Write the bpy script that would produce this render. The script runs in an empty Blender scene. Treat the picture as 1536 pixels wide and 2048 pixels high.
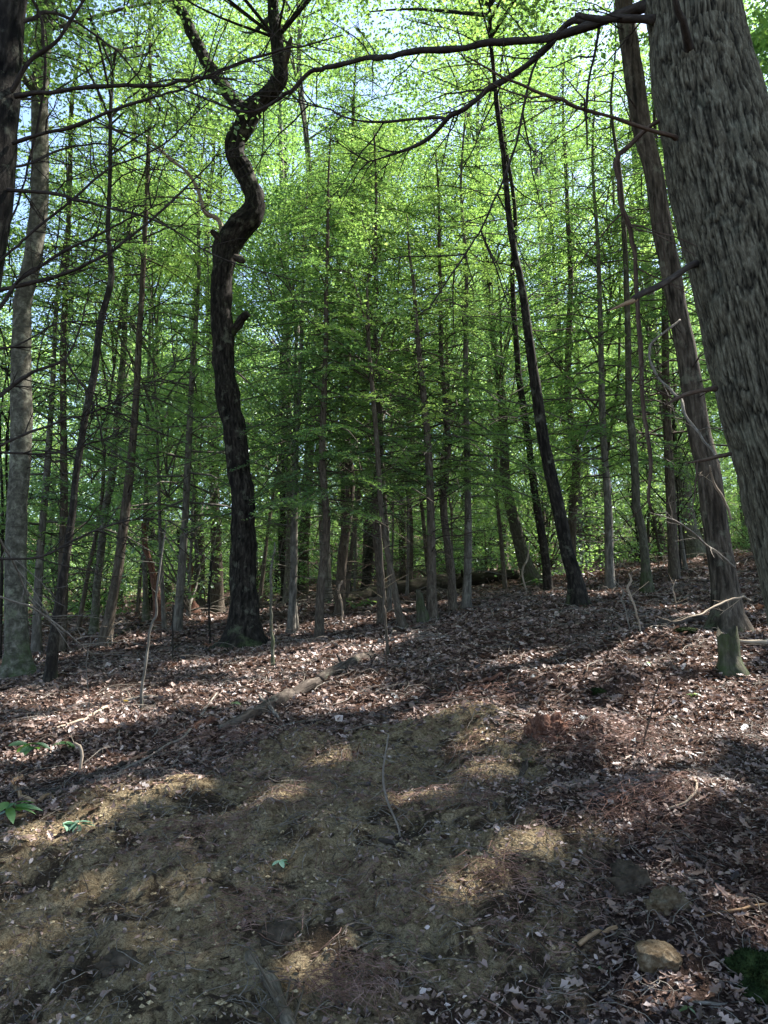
import bpy, math, random
import numpy as np
from mathutils import Vector, Matrix

rng = np.random.default_rng(7)
random.seed(7)
sc = bpy.context.scene
col = sc.collection

# ------------------------------------------------------------------ camera
F = 1480.0                      # focal length in photo pixels (photo 1536 x 2048)
PITCH = math.radians(10.0)
EYE = np.array([0.0, 0.0, 1.55])
cam_d = bpy.data.cameras.new("camera")
cam_d.sensor_fit = 'VERTICAL'
cam_d.sensor_height = 36.0
cam_d.sensor_width = 27.0
cam_d.lens = F / 2048.0 * 36.0
cam_d.clip_start = 0.05
cam_d.clip_end = 2000
cam = bpy.data.objects.new("camera", cam_d)
col.objects.link(cam)
cam.location = EYE
cam.rotation_euler = (math.radians(90) + PITCH, 0, 0)
sc.camera = cam

# ------------------------------------------------------------------ world, sun, exposure
SUN_EL = math.radians(57)
SUN_AZ = math.radians(60)       # from +Y (view direction) towards +X
w = bpy.data.worlds.new("World")
sc.world = w
w.use_nodes = True
nt = w.node_tree
bg = nt.nodes["Background"]
sky = nt.nodes.new("ShaderNodeTexSky")
sky.sky_type = 'NISHITA'
sky.sun_disc = False
sky.sun_elevation = SUN_EL
sky.sun_rotation = SUN_AZ
sky.air_density = 1.0
sky.dust_density = 1.0
sky.ozone_density = 0.7
nt.links.new(sky.outputs[0], bg.inputs[0])
bg.inputs[1].default_value = 0.10
SUN = np.array([math.cos(SUN_EL) * math.sin(SUN_AZ), math.cos(SUN_EL) * math.cos(SUN_AZ), math.sin(SUN_EL)])
sd = bpy.data.lights.new("sun", 'SUN')
sd.energy = 5.0
sd.angle = math.radians(0.53)
sd.color = (1.0, 0.95, 0.87)
so = bpy.data.objects.new("sun", sd)
col.objects.link(so)
so.rotation_euler = Vector(SUN).to_track_quat('Z', 'Y').to_euler()
so.location = (0, 0, 60)
sc.view_settings.view_transform = 'Standard'
sc.view_settings.look = 'None'
sc.view_settings.exposure = 2.28
sc.view_settings.gamma = 1.0
sc.cycles.max_bounces = 7
sc.cycles.diffuse_bounces = 5
sc.cycles.transmission_bounces = 5
sc.cycles.glossy_bounces = 2
sc.cycles.caustics_reflective = False
sc.cycles.caustics_refractive = False
sc.cycles.sample_clamp_indirect = 6.0

# ------------------------------------------------------------------ numpy noise
def _h(ix, iy, iz, seed):
    n = (ix.astype(np.int64) * 374761393 + iy.astype(np.int64) * 668265263 + iz.astype(np.int64) * 2147483647 + seed * 1274126177) & 0xFFFFFFFF
    n = ((n ^ (n >> 13)) * 1274126177) & 0xFFFFFFFF
    n = (n ^ (n >> 16)) & 0xFFFFFFFF
    return n.astype(np.float64) / 4294967295.0

def vnoise(x, y, z=None, seed=0):
    x = np.asarray(x, float); y = np.asarray(y, float)
    z = np.zeros_like(x) if z is None else np.asarray(z, float)
    ix, iy, iz = np.floor(x), np.floor(y), np.floor(z)
    fx, fy, fz = x - ix, y - iy, z - iz
    fx = fx * fx * (3 - 2 * fx); fy = fy * fy * (3 - 2 * fy); fz = fz * fz * (3 - 2 * fz)
    def c(a, b, d): return _h(ix + a, iy + b, iz + d, seed)
    x00 = c(0,0,0) * (1-fx) + c(1,0,0) * fx
    x10 = c(0,1,0) * (1-fx) + c(1,1,0) * fx
    x01 = c(0,0,1) * (1-fx) + c(1,0,1) * fx
    x11 = c(0,1,1) * (1-fx) + c(1,1,1) * fx
    return ((x00 * (1-fy) + x10 * fy) * (1-fz) + (x01 * (1-fy) + x11 * fy) * fz) * 2 - 1

def fbm(x, y, z=None, o=4, seed=0, g=0.5):
    s = 0; a = 1.0; f = 1.0; t = 0
    for k in range(o):
        s = s + a * vnoise(np.asarray(x) * f, np.asarray(y) * f, None if z is None else np.asarray(z) * f, seed + k * 17)
        t += a; a *= g; f *= 2.03
    return s / t

# ------------------------------------------------------------------ terrain height
_py = np.array([-220, -30, -5, 0, 2, 3, 4, 5.5, 7, 9, 11, 14, 20, 30, 42, 60, 100, 220])
_pz = np.array([-9.0, -1.6, -0.35, -0.1, 0.02, 0.2, 0.5, 0.8, 1.12, 1.45, 1.72, 2.08, 2.8, 3.75, 5.6, 10.0, 19.0, 42.0])
_ty = np.linspace(-220, 220, 8801)
_tz = np.interp(_ty, _py, _pz)
_k = np.hanning(25); _k /= _k.sum()
_tz = np.convolve(np.pad(_tz, 12, mode='edge'), _k, mode='valid')

# torn-up clay bank in the foreground, outlined on the ground (metres)
CLAY = np.array([(-3.2, 3.9), (-1.95, 4.45), (-1.2, 5.25), (-0.75, 5.7), (-0.1, 5.85), (0.75, 6.3), (1.0, 5.5), (0.75, 4.7),
                 (0.85, 4.2), (1.0, 3.9), (1.05, 3.6), (0.8, 3.4), (0.5, 3.2), (0.2, 2.9), (0.1, 1.2), (-3.5, 1.2)])

def poly_sd(px, py, P):
    d = np.full(px.shape, 1e9); inside = np.zeros(px.shape, bool)
    n = len(P)
    for i in range(n):
        ax, ay = P[i]; bx, by = P[(i + 1) % n]
        ex, ey = bx - ax, by - ay
        t = np.clip(((px - ax) * ex + (py - ay) * ey) / (ex * ex + ey * ey), 0, 1)
        d = np.minimum(d, np.hypot(px - ax - t * ex, py - ay - t * ey))
        c = (ay > py) != (by > py)
        with np.errstate(divide='ignore', invalid='ignore'):
            xi = ex * (py - ay) / (ey if ey != 0 else 1e-9) + ax
        inside ^= c & (px < xi)
    return np.where(inside, d, -d)

def clay(x, y):
    x = np.asarray(x, float); y = np.asarray(y, float)
    s = poly_sd(x, y, CLAY)
    return np.clip(s / 0.45 + 0.62 + 1.3 * fbm(x * 2.2, y * 3.0, o=5, seed=5, g=0.62), 0, 1)

BUMPS = [(-0.62, 5.55, 0.45, 0.30, 0.16), (0.55, 5.9, 0.35, 0.22, 0.10), (1.35, 5.35, 0.42, 0.28, 0.20), (1.55, 4.25, 0.42, 0.3, 0.14),
         (-0.9, 3.2, 0.7, 0.5, -0.07), (0.85, 6.9, 0.6, 0.3, 0.10), (2.9, 7.6, 0.9, 0.5, 0.18), (1.35, 3.35, 0.25, 0.18, 0.09),
         (-1.5, 4.9, 0.6, 0.25, 0.08), (-2.2, 4.2, 0.5, 0.3, 0.05), (1.9, 6.6, 0.7, 0.35, 0.12), (0.3, 4.9, 0.35, 0.5, -0.06),
         (1.75, 9.0, 1.0, 0.4, 0.10), (-2.4, 6.3, 0.8, 0.4, 0.08)]

def H0(x, y):
    x = np.asarray(x, float); y = np.asarray(y, float)
    z = np.interp(y, _ty, _tz)
    tilt = 0.025 + 0.075 * np.clip((y - 2.5) / 6.0, 0, 1)
    xs = 45 * np.tanh(x / 45.0)
    z = z + tilt * xs
    for bx, by, rx, ry, a in BUMPS:
        z = z + a * np.exp(-((x - bx) / rx) ** 2 - ((y - by) / ry) ** 2)
    z = z + 0.10 * fbm(x * 0.45, y * 0.45, o=3, seed=11) * np.clip((np.hypot(x, y)) / 8, 0.3, 2.5)
    return z

def H(x, y):
    return H0(x, y) + 0.035 * fbm(np.asarray(x, float) * 2.7, np.asarray(y, float) * 2.7, o=2, seed=21)

def h1(x, y): return float(H(np.array([x]), np.array([y]))[0])

def ray(px, py):
    a = (px - 768) / F; b = (1024 - py) / F
    return np.array([a, math.cos(PITCH) - b * math.sin(PITCH), math.sin(PITCH) + b * math.cos(PITCH)])

def hit(px, py, tmax=90):
    r = ray(px, py)
    t = np.linspace(1.5, tmax, 12000)
    P = EYE + t[:, None] * r
    d = P[:, 2] - H(P[:, 0], P[:, 1])
    i = np.argmax(d < 0)
    if d[i] >= 0: i = int(np.argmin(d))
    return P[i]

def at(px, py, D):
    r = ray(px, py)
    return EYE + r * (D / r[1])

def axial(P):                       # depth along the camera axis
    return P[1] * math.cos(PITCH) + (P[2] - EYE[2]) * math.sin(PITCH)

# ------------------------------------------------------------------ mesh buffer
class MB:
    def __init__(s):
        s.v = []; s.q = []; s.t = []; s.tint = []; s.co = []; s.n = 0
    def add(s, v, q=None, t=None, tint=None, co=None):
        v = np.asarray(v, float).reshape(-1, 3); m = len(v)
        if m == 0: return
        s.v.append(v)
        if q is not None and len(q): s.q.append(np.asarray(q, np.int64) + s.n)
        if t is not None and len(t): s.t.append(np.asarray(t, np.int64) + s.n)
        s.tint.append(np.full(m, 0.5) if tint is None else np.broadcast_to(np.asarray(tint, float), (m,)))
        s.co.append(v if co is None else np.asarray(co, float))
        s.n += m
    def mesh(s, name, mat, smooth=False, origin=(0, 0, 0)):
        V = np.concatenate(s.v) - np.asarray(origin, float)
        Q = np.concatenate(s.q) if s.q else np.zeros((0, 4), np.int64)
        T = np.concatenate(s.t) if s.t else np.zeros((0, 3), np.int64)
        me = bpy.data.meshes.new(name)
        me.vertices.add(len(V)); me.vertices.foreach_set("co", V.ravel().astype(np.float32))
        nl = Q.size + T.size; nf = len(Q) + len(T)
        me.loops.add(nl); me.polygons.add(nf)
        me.loops.foreach_set("vertex_index", np.concatenate([Q.ravel(), T.ravel()]).astype(np.int32))
        st = np.concatenate([np.arange(len(Q)) * 4, Q.size + np.arange(len(T)) * 3]).astype(np.int32)
        me.polygons.foreach_set("loop_start", st)
        me.polygons.foreach_set("use_smooth", np.full(nf, smooth))
        a = me.attributes.new("tint", 'FLOAT', 'POINT'); a.data.foreach_set("value", np.concatenate(s.tint).astype(np.float32))
        a = me.attributes.new("surf", 'FLOAT_VECTOR', 'POINT'); a.data.foreach_set("vector", np.concatenate(s.co).ravel().astype(np.float32))
        me.update(calc_edges=True)
        me.materials.append(mat)
        return me
    def build(s, name, mat, parent=None, smooth=False, loc=None):
        """link as ONE object; coordinates were given in world space, loc = origin of the parent thing or own origin"""
        o = (0, 0, 0) if loc is None else loc
        me = s.mesh(name, mat, smooth, o)
        ob = bpy.data.objects.new(name, me)
        col.objects.link(ob)
        if parent is not None: ob.parent = parent
        else: ob.location = o
        return ob

def resample(P, R, step):
    P = np.asarray(P, float); R = np.asarray(R, float)
    n = len(P)
    if n == 2:
        m = max(2, int(np.linalg.norm(P[1] - P[0]) / step) + 1)
        t = np.linspace(0, 1, m)[:, None]
        return P[0] * (1 - t) + P[1] * t, R[0] * (1 - t[:, 0]) + R[1] * t[:, 0]
    out = []; ro = []
    E = np.vstack([2 * P[0] - P[1], P, 2 * P[-1] - P[-2]])
    for i in range(n - 1):
        p0, p1, p2, p3 = E[i], E[i + 1], E[i + 2], E[i + 3]
        m = max(1, int(np.linalg.norm(p2 - p1) / step))
        t = (np.arange(m) / m)[:, None]
        out.append(0.5 * ((2 * p1) + (-p0 + p2) * t + (2 * p0 - 5 * p1 + 4 * p2 - p3) * t ** 2 + (-p0 + 3 * p1 - 3 * p2 + p3) * t ** 3))
        ro.append(R[i] * (1 - t[:, 0]) + R[i + 1] * t[:, 0])
    out.append(P[-1:]); ro.append(R[-1:])
    return np.vstack(out), np.concatenate(ro)

def frames(P):
    T = np.gradient(P, axis=0)
    T /= np.linalg.norm(T, axis=1)[:, None] + 1e-12
    N = np.zeros_like(P)
    ref = np.array([1.0, 0, 0]) if abs(T[0][0]) < 0.8 else np.array([0, 1.0, 0])
    v = ref - T[0] * ref.dot(T[0]); N[0] = v / np.linalg.norm(v)
    for i in range(1, len(P)):
        v = N[i - 1] - T[i] * N[i - 1].dot(T[i]); N[i] = v / (np.linalg.norm(v) + 1e-12)
    return T, N, np.cross(T, N)

def tube(mb, P, R, k=8, tint=0.5, rough=0.0, rs=3.0, cap=True, flare=0.0, lobes=5, seed=0, furrow=0.0, fscale=1.0, fl_len=0.22):
    """tapered tube along P; rough: lumps (fraction of radius); furrow: depth of bark furrows in metres"""
    P = np.asarray(P, float); R = np.asarray(R, float)
    n = len(P)
    T, N, B = frames(P)
    s = np.concatenate([[0], np.cumsum(np.linalg.norm(np.diff(P, axis=0), axis=1))])
    th = np.linspace(0, 2 * np.pi, k, endpoint=False)
    ct, st = np.cos(th), np.sin(th)
    Rm = np.repeat(R[:, None], k, 1)
    cx = Rm * ct; cy = Rm * st; cz = np.repeat(s[:, None], k, 1)
    RR = Rm.copy()
    if rough: RR = RR * (1 + rough * fbm(cx * rs + seed * 3.1, cy * rs, cz * rs * 0.8, o=3, seed=seed))
    if flare:
        lob = 0.55 + 0.45 * np.cos(th * lobes + seed) + 0.35 * np.cos(th * (lobes - 2) + 2.1 * seed)
        RR = RR * (1 + flare * np.exp(-cz / fl_len) * (0.6 + 0.8 * lob[None, :]))
    if furrow:
        wx = fbm(cx * 9, cy * 9, cz * 5, o=2, seed=seed + 3) * 0.02
        a = fbm((cx + wx) * 33 * fscale, (cy + wx) * 33 * fscale, cz * 2.6 * fscale, o=2, seed=seed + 9, g=0.6)
        a2 = fbm(cx * 12 * fscale, cy * 12 * fscale, cz * 30 * fscale, o=2, seed=seed + 29)
        b = fbm(cx * 80 * fscale, cy * 80 * fscale, cz * 40 * fscale, o=3, seed=seed + 19)
        rd = np.maximum(1 - np.abs(a) * 4.6, 0.25 - np.abs(a2) * 8)
        RR = RR - furrow * np.clip(rd, 0, 1) ** 0.8 + furrow * 0.3 * b
    V = P[:, None, :] + RR[..., None] * (ct[None, :, None] * N[:, None, :] + st[None, :, None] * B[:, None, :])
    V = V.reshape(-1, 3)
    i = np.arange(n - 1)[:, None] * k; j = np.arange(k)[None, :]; j2 = (j + 1) % k
    Q = np.stack([i + j, i + j2, i + k + j2, i + k + j], -1).reshape(-1, 4)
    co = np.stack([cx, cy, cz], -1).reshape(-1, 3)
    tn = np.full(len(V), tint)
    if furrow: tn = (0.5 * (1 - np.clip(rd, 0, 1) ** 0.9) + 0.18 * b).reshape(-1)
    Tr = None
    if cap:
        tn = np.append(tn, [tint, tint])
        V = np.vstack([V, P[-1] + T[-1] * R[-1] * 0.3, P[0] - T[0] * R[0] * 0.3])
        co = np.vstack([co, [0, 0, s[-1]], [0, 0, 0]])
        e = (n - 1) * k; a = np.arange(k); b2 = (a + 1) % k
        Tr = np.vstack([np.stack([e + a, e + b2, np.full(k, n * k)], 1), np.stack([b2, a, np.full(k, n * k + 1)], 1)])
    mb.add(V, Q, Tr, tn, co)

def kink(P, amp, seed, f=14.0):
    P = np.asarray(P, float); s = np.concatenate([[0], np.cumsum(np.linalg.norm(np.diff(P, axis=0), axis=1))])
    r = np.random.default_rng(seed); n = max(3, int(s[-1] * f) + 2); t = np.sort(r.random(n)) * s[-1]
    K = r.normal(size=(n, 3)) * amp; K[0] = 0
    return P + np.stack([np.interp(s, t, K[:, j]) for j in range(3)], 1)

def wiggle(P, amp, seed):
    P = np.asarray(P, float); n = len(P)
    if n < 3: return P
    s = np.concatenate([[0], np.cumsum(np.linalg.norm(np.diff(P, axis=0), axis=1))])
    e = np.clip(np.minimum(s, 1e9) / (s[-1] * 0.15 + 1e-6), 0, 1)[:, None]
    W = np.stack([fbm(s * 2.3 + seed * 7.7, s * 0 + 3.3 * j + seed, o=3, seed=31 + j) for j in range(3)], 1)
    return P + amp * W * e

def leaves(mb, C, D, N, L, W, tint, fold=0.12):
    """kite shaped leaves; C base, D direction, N normal"""
    D = D / (np.linalg.norm(D, axis=1)[:, None] + 1e-9)
    S = np.cross(N, D); S /= np.linalg.norm(S, axis=1)[:, None] + 1e-9
    N2 = np.cross(D, S)
    n = len(C)
    L = np.broadcast_to(L, (n,))[:, None]; W = np.broadcast_to(W, (n,))[:, None]
    m = C + D * L * 0.42
    V = np.stack([C, m + S * W * 0.5 + N2 * L * fold, C + D * L, m - S * W * 0.5 + N2 * L * fold], 1).reshape(-1, 3)
    Q = np.arange(n * 4).reshape(n, 4)
    mb.add(V, Q, None, np.repeat(np.broadcast_to(tint, (n,)), 4))

# ------------------------------------------------------------------ tagging
def tag(o, label, cat, group=None, kind=None):
    if kind: o["kind"] = kind
    if label: o["label"] = label
    if cat: o["category"] = cat
    if group: o["group"] = group
    return o

def thing(name, loc, label, cat, group=None):
    o = bpy.data.objects.new(name, None)
    o.empty_display_size = 0.2
    col.objects.link(o)
    o.location = loc
    return tag(o, label, cat, group)

# ------------------------------------------------------------------ materials
def mat_new(name, rough=0.9, spec=0.2):
    m = bpy.data.materials.new(name); m.use_nodes = True
    t = m.node_tree; b = t.nodes["Principled BSDF"]
    b.inputs["Roughness"].default_value = rough
    b.inputs["Specular IOR Level"].default_value = spec
    return m, t, b

def nd(t, kind, **kw):
    n = t.nodes.new(kind)
    for k, v in kw.items(): setattr(n, k, v)
    return n

def ramp(t, fac, stops, interp='LINEAR'):
    r = nd(t, "ShaderNodeValToRGB")
    r.color_ramp.interpolation = interp
    e = r.color_ramp.elements
    while len(e) < len(stops): e.new(0.5)
    for x, (p, c) in zip(e, stops): x.position = p; x.color = (*c, 1)
    t.links.new(fac, r.inputs[0])
    return r.outputs[0]

def noise(t, vec, scale, detail=4, rough=0.6, dist=0.0):
    n = nd(t, "ShaderNodeTexNoise")
    n.inputs["Scale"].default_value = scale; n.inputs["Detail"].default_value = detail
    n.inputs["Roughness"].default_value = rough; n.inputs["Distortion"].default_value = dist
    t.links.new(vec, n.inputs["Vector"])
    return n.outputs[0]

def mix(t, f, a, b, mode='MIX'):
    m = nd(t, "ShaderNodeMix", data_type='RGBA', blend_type=mode)
    for s, v in ((m.inputs[0], f), (m.inputs[6], a), (m.inputs[7], b)):
        if isinstance(v, (int, float)): s.default_value = v
        elif isinstance(v, tuple): s.default_value = (*v, 1)
        else: t.links.new(v, s)
    return m.outputs[2]

def mapping(t, vec, sc_):
    m = nd(t, "ShaderNodeMapping"); m.inputs["Scale"].default_value = sc_
    t.links.new(vec, m.inputs["Vector"]); return m.outputs[0]

def attr(t, name, vec=False):
    a = nd(t, "ShaderNodeAttribute"); a.attribute_name = name
    return a.outputs["Vector"] if vec else a.outputs["Fac"]

def math_(t, op, a, b=None, clamp=False):
    m = nd(t, "ShaderNodeMath", operation=op, use_clamp=clamp)
    for s, v in zip(m.inputs, (a, b)):
        if v is None: continue
        if isinstance(v, (int, float)): s.default_value = v
        else: t.links.new(v, s)
    return m.outputs[0]

def bump(t, b, h, strength, dist):
    n = nd(t, "ShaderNodeBump"); n.inputs["Strength"].default_value = strength; n.inputs["Distance"].default_value = dist
    t.links.new(h, n.inputs["Height"]); t.links.new(n.outputs[0], b.inputs["Normal"])

def bark_mat(name, dark, mid, light, fx=22, fz=5, moss=0.55, mossh=0.6, bumpd=0.02, lichen=0.25, bands=0.0):
    m, t, b = mat_new(name, 0.92, 0.12)
    v = attr(t, "surf", True)
    n1 = noise(t, mapping(t, v, (fx, fx, fz)), 1.0, 6, 0.65, 0.4)
    n2 = noise(t, mapping(t, v, (fx * .25, fx * .25, fz * .4)), 1.0, 4, 0.6)
    n3 = noise(t, v, 5.0, 5, 0.7)
    c = ramp(t, n1, [(0.34, dark), (0.50, mid), (0.68, light)])
    c = mix(t, math_(t, 'MULTIPLY', n2, 0.6), c, mid)
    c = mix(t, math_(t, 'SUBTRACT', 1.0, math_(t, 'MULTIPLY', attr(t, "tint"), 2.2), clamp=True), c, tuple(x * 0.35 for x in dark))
    li = ramp(t, n3, [(0.56, (0, 0, 0)), (0.66, (1, 1, 1))])
    c = mix(t, math_(t, 'MULTIPLY', li, lichen), c, (0.30, 0.31, 0.23))
    if bands:
        n4 = noise(t, mapping(t, v, (3, 3, 26)), 1.0, 4, 0.7)
        bd = ramp(t, n4, [(0.60, (0, 0, 0)), (0.68, (1, 1, 1))])
        c = mix(t, math_(t, 'MULTIPLY', bd, bands), c, dark)
    sep = nd(t, "ShaderNodeSeparateXYZ"); t.links.new(v, sep.inputs[0])
    hgt = math_(t, 'DIVIDE', sep.outputs[2], mossh)
    mo = math_(t, 'SUBTRACT', math_(t, 'ADD', math_(t, 'MULTIPLY', math_(t, 'SUBTRACT', n3, 0.5), 6.0), moss + 0.1), math_(t, 'MULTIPLY', hgt, 1.6), clamp=True)
    c = mix(t, math_(t, 'MULTIPLY', mo, 0.75), c, mix(t, n1, (0.016, 0.024, 0.008), (0.06, 0.085, 0.028)))
    t.links.new(c, b.inputs["Base Color"])
    bump(t, b, n1, 0.8, bumpd)
    return m

M = {}
M['bark_dark'] = bark_mat("dark_bark", (0.006, 0.005, 0.0045), (0.019, 0.016, 0.013), (0.066, 0.057, 0.048), 30, 9, lichen=0.2, bumpd=0.015)
M['bark_brown'] = bark_mat("brown_bark", (0.024, 0.019, 0.014), (0.070, 0.056, 0.043), (0.155, 0.13, 0.105), 30, 7, lichen=0.2)
M['bark_grey'] = bark_mat("grey_bark", (0.035, 0.032, 0.028), (0.11, 0.10, 0.085), (0.24, 0.22, 0.19), 26, 6, lichen=0.35)
M['bark_pale'] = bark_mat("pale_smooth_bark", (0.022, 0.020, 0.015), (0.078, 0.074, 0.058), (0.21, 0.20, 0.165), 14, 12, moss=0.9, mossh=1.3, lichen=0.5, bumpd=0.01, bands=0.8)
M['bark_big'] = bark_mat("furrowed_bark", (0.024, 0.020, 0.013), (0.092, 0.080, 0.055), (0.235, 0.215, 0.155), 80, 20, moss=0.3, mossh=1.0, lichen=0.14, bumpd=0.012)
M['bark_moss'] = bark_mat("mossy_bark", (0.02, 0.02, 0.014), (0.06, 0.055, 0.04), (0.12, 0.11, 0.085), 28, 7, moss=1.1, mossh=0.9, lichen=0.3)
M['twig_dark'] = bark_mat("dark_twig", (0.015, 0.012, 0.010), (0.035, 0.028, 0.023), (0.075, 0.062, 0.052), 60, 20, moss=-2, lichen=0.05, bumpd=0.003)
M['twig_grey'] = bark_mat("grey_dead_twig", (0.06, 0.05, 0.042), (0.15, 0.13, 0.11), (0.28, 0.25, 0.22), 60, 20, moss=-2, lichen=0.1, bumpd=0.003)
M['twig_brown'] = bark_mat("brown_twig", (0.025, 0.017, 0.012), (0.075, 0.05, 0.036), (0.15, 0.11, 0.08), 60, 14, moss=-2, lichen=0.05, bumpd=0.004)
M['wood_pale'] = bark_mat("bare_pale_wood", (0.12, 0.09, 0.06), (0.26, 0.21, 0.16), (0.45, 0.40, 0.34), 70, 4, moss=-2, lichen=0.0, bumpd=0.004)
M['wood_red'] = bark_mat("rotten_red_wood", (0.035, 0.016, 0.011), (0.105, 0.050, 0.034), (0.26, 0.16, 0.12), 45, 12, moss=-2, lichen=0.0, bumpd=0.02)
M['wood_tan'] = bark_mat("splintered_tan_wood", (0.10, 0.06, 0.035), (0.24, 0.155, 0.09), (0.42, 0.31, 0.20), 60, 3, moss=-2, lichen=0.0, bumpd=0.006)
M['log'] = bark_mat("log_bark", (0.014, 0.011, 0.009), (0.048, 0.038, 0.031), (0.15, 0.125, 0.105), 26, 5, moss=-2, lichen=0.3, bumpd=0.02)
M['bark_stick'] = bark_mat("weathered_wood", (0.016, 0.013, 0.009), (0.090, 0.074, 0.054), (0.24, 0.20, 0.15), 50, 6, moss=-2, lichen=0.2, bumpd=0.01)
M['log_moss'] = bark_mat("mossy_log", (0.010, 0.009, 0.006), (0.030, 0.025, 0.017), (0.06, 0.05, 0.036), 20, 4, moss=0.1, mossh=8.0, lichen=0.1, bumpd=0.02)

def leaf_mat(name, stops, trans, tr_fac=0.5, gloss=0.06, tboost=1.0):
    m, t, b = mat_new(name)
    t.nodes.remove(b)
    out = t.nodes["Material Output"]
    oi = nd(t, "ShaderNodeObjectInfo")
    f = math_(t, 'ADD', attr(t, "tint"), math_(t, 'MULTIPLY', math_(t, 'SUBTRACT', oi.outputs["Random"], 0.5), 0.25), clamp=True)
    c = ramp(t, f, stops)
    d = nd(t, "ShaderNodeBsdfDiffuse"); t.links.new(c, d.inputs[0])
    tr = nd(t, "ShaderNodeBsdfTranslucent")
    t.links.new(ramp(t, f, trans), tr.inputs[0])
    mx = nd(t, "ShaderNodeMixShader"); mx.inputs[0].default_value = tr_fac
    t.links.new(d.outputs[0], mx.inputs[1]); t.links.new(tr.outputs[0], mx.inputs[2])
    g = nd(t, "ShaderNodeBsdfGlossy"); g.inputs["Roughness"].default_value = 0.45; g.inputs[0].default_value = (0.8, 0.9, 1, 1)
    m2 = nd(t, "ShaderNodeMixShader"); m2.inputs[0].default_value = gloss
    t.links.new(mx.outputs[0], m2.inputs[1]); t.links.new(g.outputs[0], m2.inputs[2])
    t.links.new(m2.outputs[0], out.inputs[0])
    return m

M['leaf'] = leaf_mat("canopy_leaf", [(0, (0.05, 0.095, 0.035)), (0.5, (0.09, 0.145, 0.045)), (1, (0.14, 0.20, 0.06))],
                     [(0, (0.14, 0.27, 0.06)), (0.5, (0.23, 0.42, 0.075)), (1, (0.40, 0.55, 0.13))], 0.5, 0.10)
M['leaf_low'] = leaf_mat("low_leaf_brightened", [(0, (0.085, 0.14, 0.06)), (0.5, (0.13, 0.21, 0.065)), (1, (0.22, 0.30, 0.10))],
                     [(0, (0.20, 0.37, 0.10)), (0.5, (0.33, 0.57, 0.12)), (1, (0.56, 0.76, 0.20))], 0.5, 0.10)  # low foliage colours raised over the canopy's, standing in for missing sunlight
M['needle'] = leaf_mat("hemlock_needle", [(0, (0.050, 0.100, 0.040)), (0.5, (0.085, 0.155, 0.050)), (1, (0.14, 0.22, 0.065))],
                       [(0, (0.15, 0.32, 0.08)), (0.5, (0.28, 0.50, 0.10)), (1, (0.44, 0.66, 0.13))], 0.45, 0.05)
M['glossy'] = leaf_mat("waxy_leaf", [(0, (0.03, 0.09, 0.02)), (0.5, (0.05, 0.14, 0.03)), (1, (0.10, 0.20, 0.04))],
                       [(0, (0.08, 0.25, 0.03)), (0.5, (0.16, 0.40, 0.05)), (1, (0.3, 0.55, 0.07))], 0.3, 0.12)
M['palegreen'] = leaf_mat("pale_blue_green_leaf", [(0, (0.09, 0.17, 0.11)), (1, (0.17, 0.29, 0.20))],
                          [(0, (0.1, 0.3, 0.15)), (1, (0.2, 0.4, 0.2))], 0.2, 0.06)
M['litter'] = leaf_mat("dead_leaf", [(0, (0.022, 0.014, 0.011)), (0.25, (0.085, 0.054, 0.043)), (0.5, (0.18, 0.118, 0.094)), (0.75, (0.35, 0.255, 0.215)), (1, (0.54, 0.44, 0.40))],
                       [(0, (0.04, 0.02, 0.012)), (0.5, (0.16, 0.08, 0.045)), (1, (0.35, 0.22, 0.15))], 0.12, 0.03)

def simple_mat(name, stops, scale, b_d=0.01, rough=0.95, detail=6):
    m, t, b = mat_new(name, rough, 0.1)
    tc = nd(t, "ShaderNodeTexCoord")
    n = noise(t, tc.outputs["Object"], scale, detail, 0.65)
    c = ramp(t, n, stops)
    c = mix(t, 0.35, c, ramp(t, attr(t, "tint"), [(0, (0.6, 0.6, 0.6)), (1, (1.4, 1.4, 1.4))]), 'MULTIPLY')
    t.links.new(c, b.inputs["Base Color"]); bump(t, b, n, 0.8, b_d)
    return m
M['rock_tan'] = simple_mat("tan_rock", [(0.32, (0.045, 0.03, 0.017)), (0.47, (0.085, 0.062, 0.038)), (0.58, (0.13, 0.10, 0.066)), (0.72, (0.21, 0.175, 0.125))], 32, 0.02)
M['rock_dark'] = simple_mat("dark_soil_clod", [(0.3, (0.02, 0.016, 0.012)), (0.5, (0.055, 0.042, 0.03)), (0.75, (0.12, 0.095, 0.07))], 12, 0.03)
M['crumb'] = simple_mat("clay_crumb", [(0.35, (0.05, 0.035, 0.022)), (0.5, (0.22, 0.165, 0.095)), (0.65, (0.44, 0.36, 0.23))], 60, 0.004)
M['moss'] = simple_mat("moss_cushion", [(0.3, (0.006, 0.010, 0.003)), (0.5, (0.016, 0.027, 0.008)), (0.7, (0.042, 0.056, 0.018))], 22, 0.02)
M['root'] = simple_mat("root_fibre", [(0.3, (0.07, 0.036, 0.028)), (0.5, (0.18, 0.105, 0.085)), (0.7, (0.36, 0.25, 0.215))], 8, 0.002)
M['ember'] = simple_mat("orange_heartwood", [(0.3, (0.20, 0.07, 0.02)), (0.5, (0.42, 0.17, 0.05)), (0.7, (0.6, 0.32, 0.12))], 40, 0.004)
M['sulphur'] = simple_mat("yellow_fungus", [(0.3, (0.4, 0.2, 0.03)), (0.6, (0.6, 0.38, 0.06))], 30, 0.004)

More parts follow.
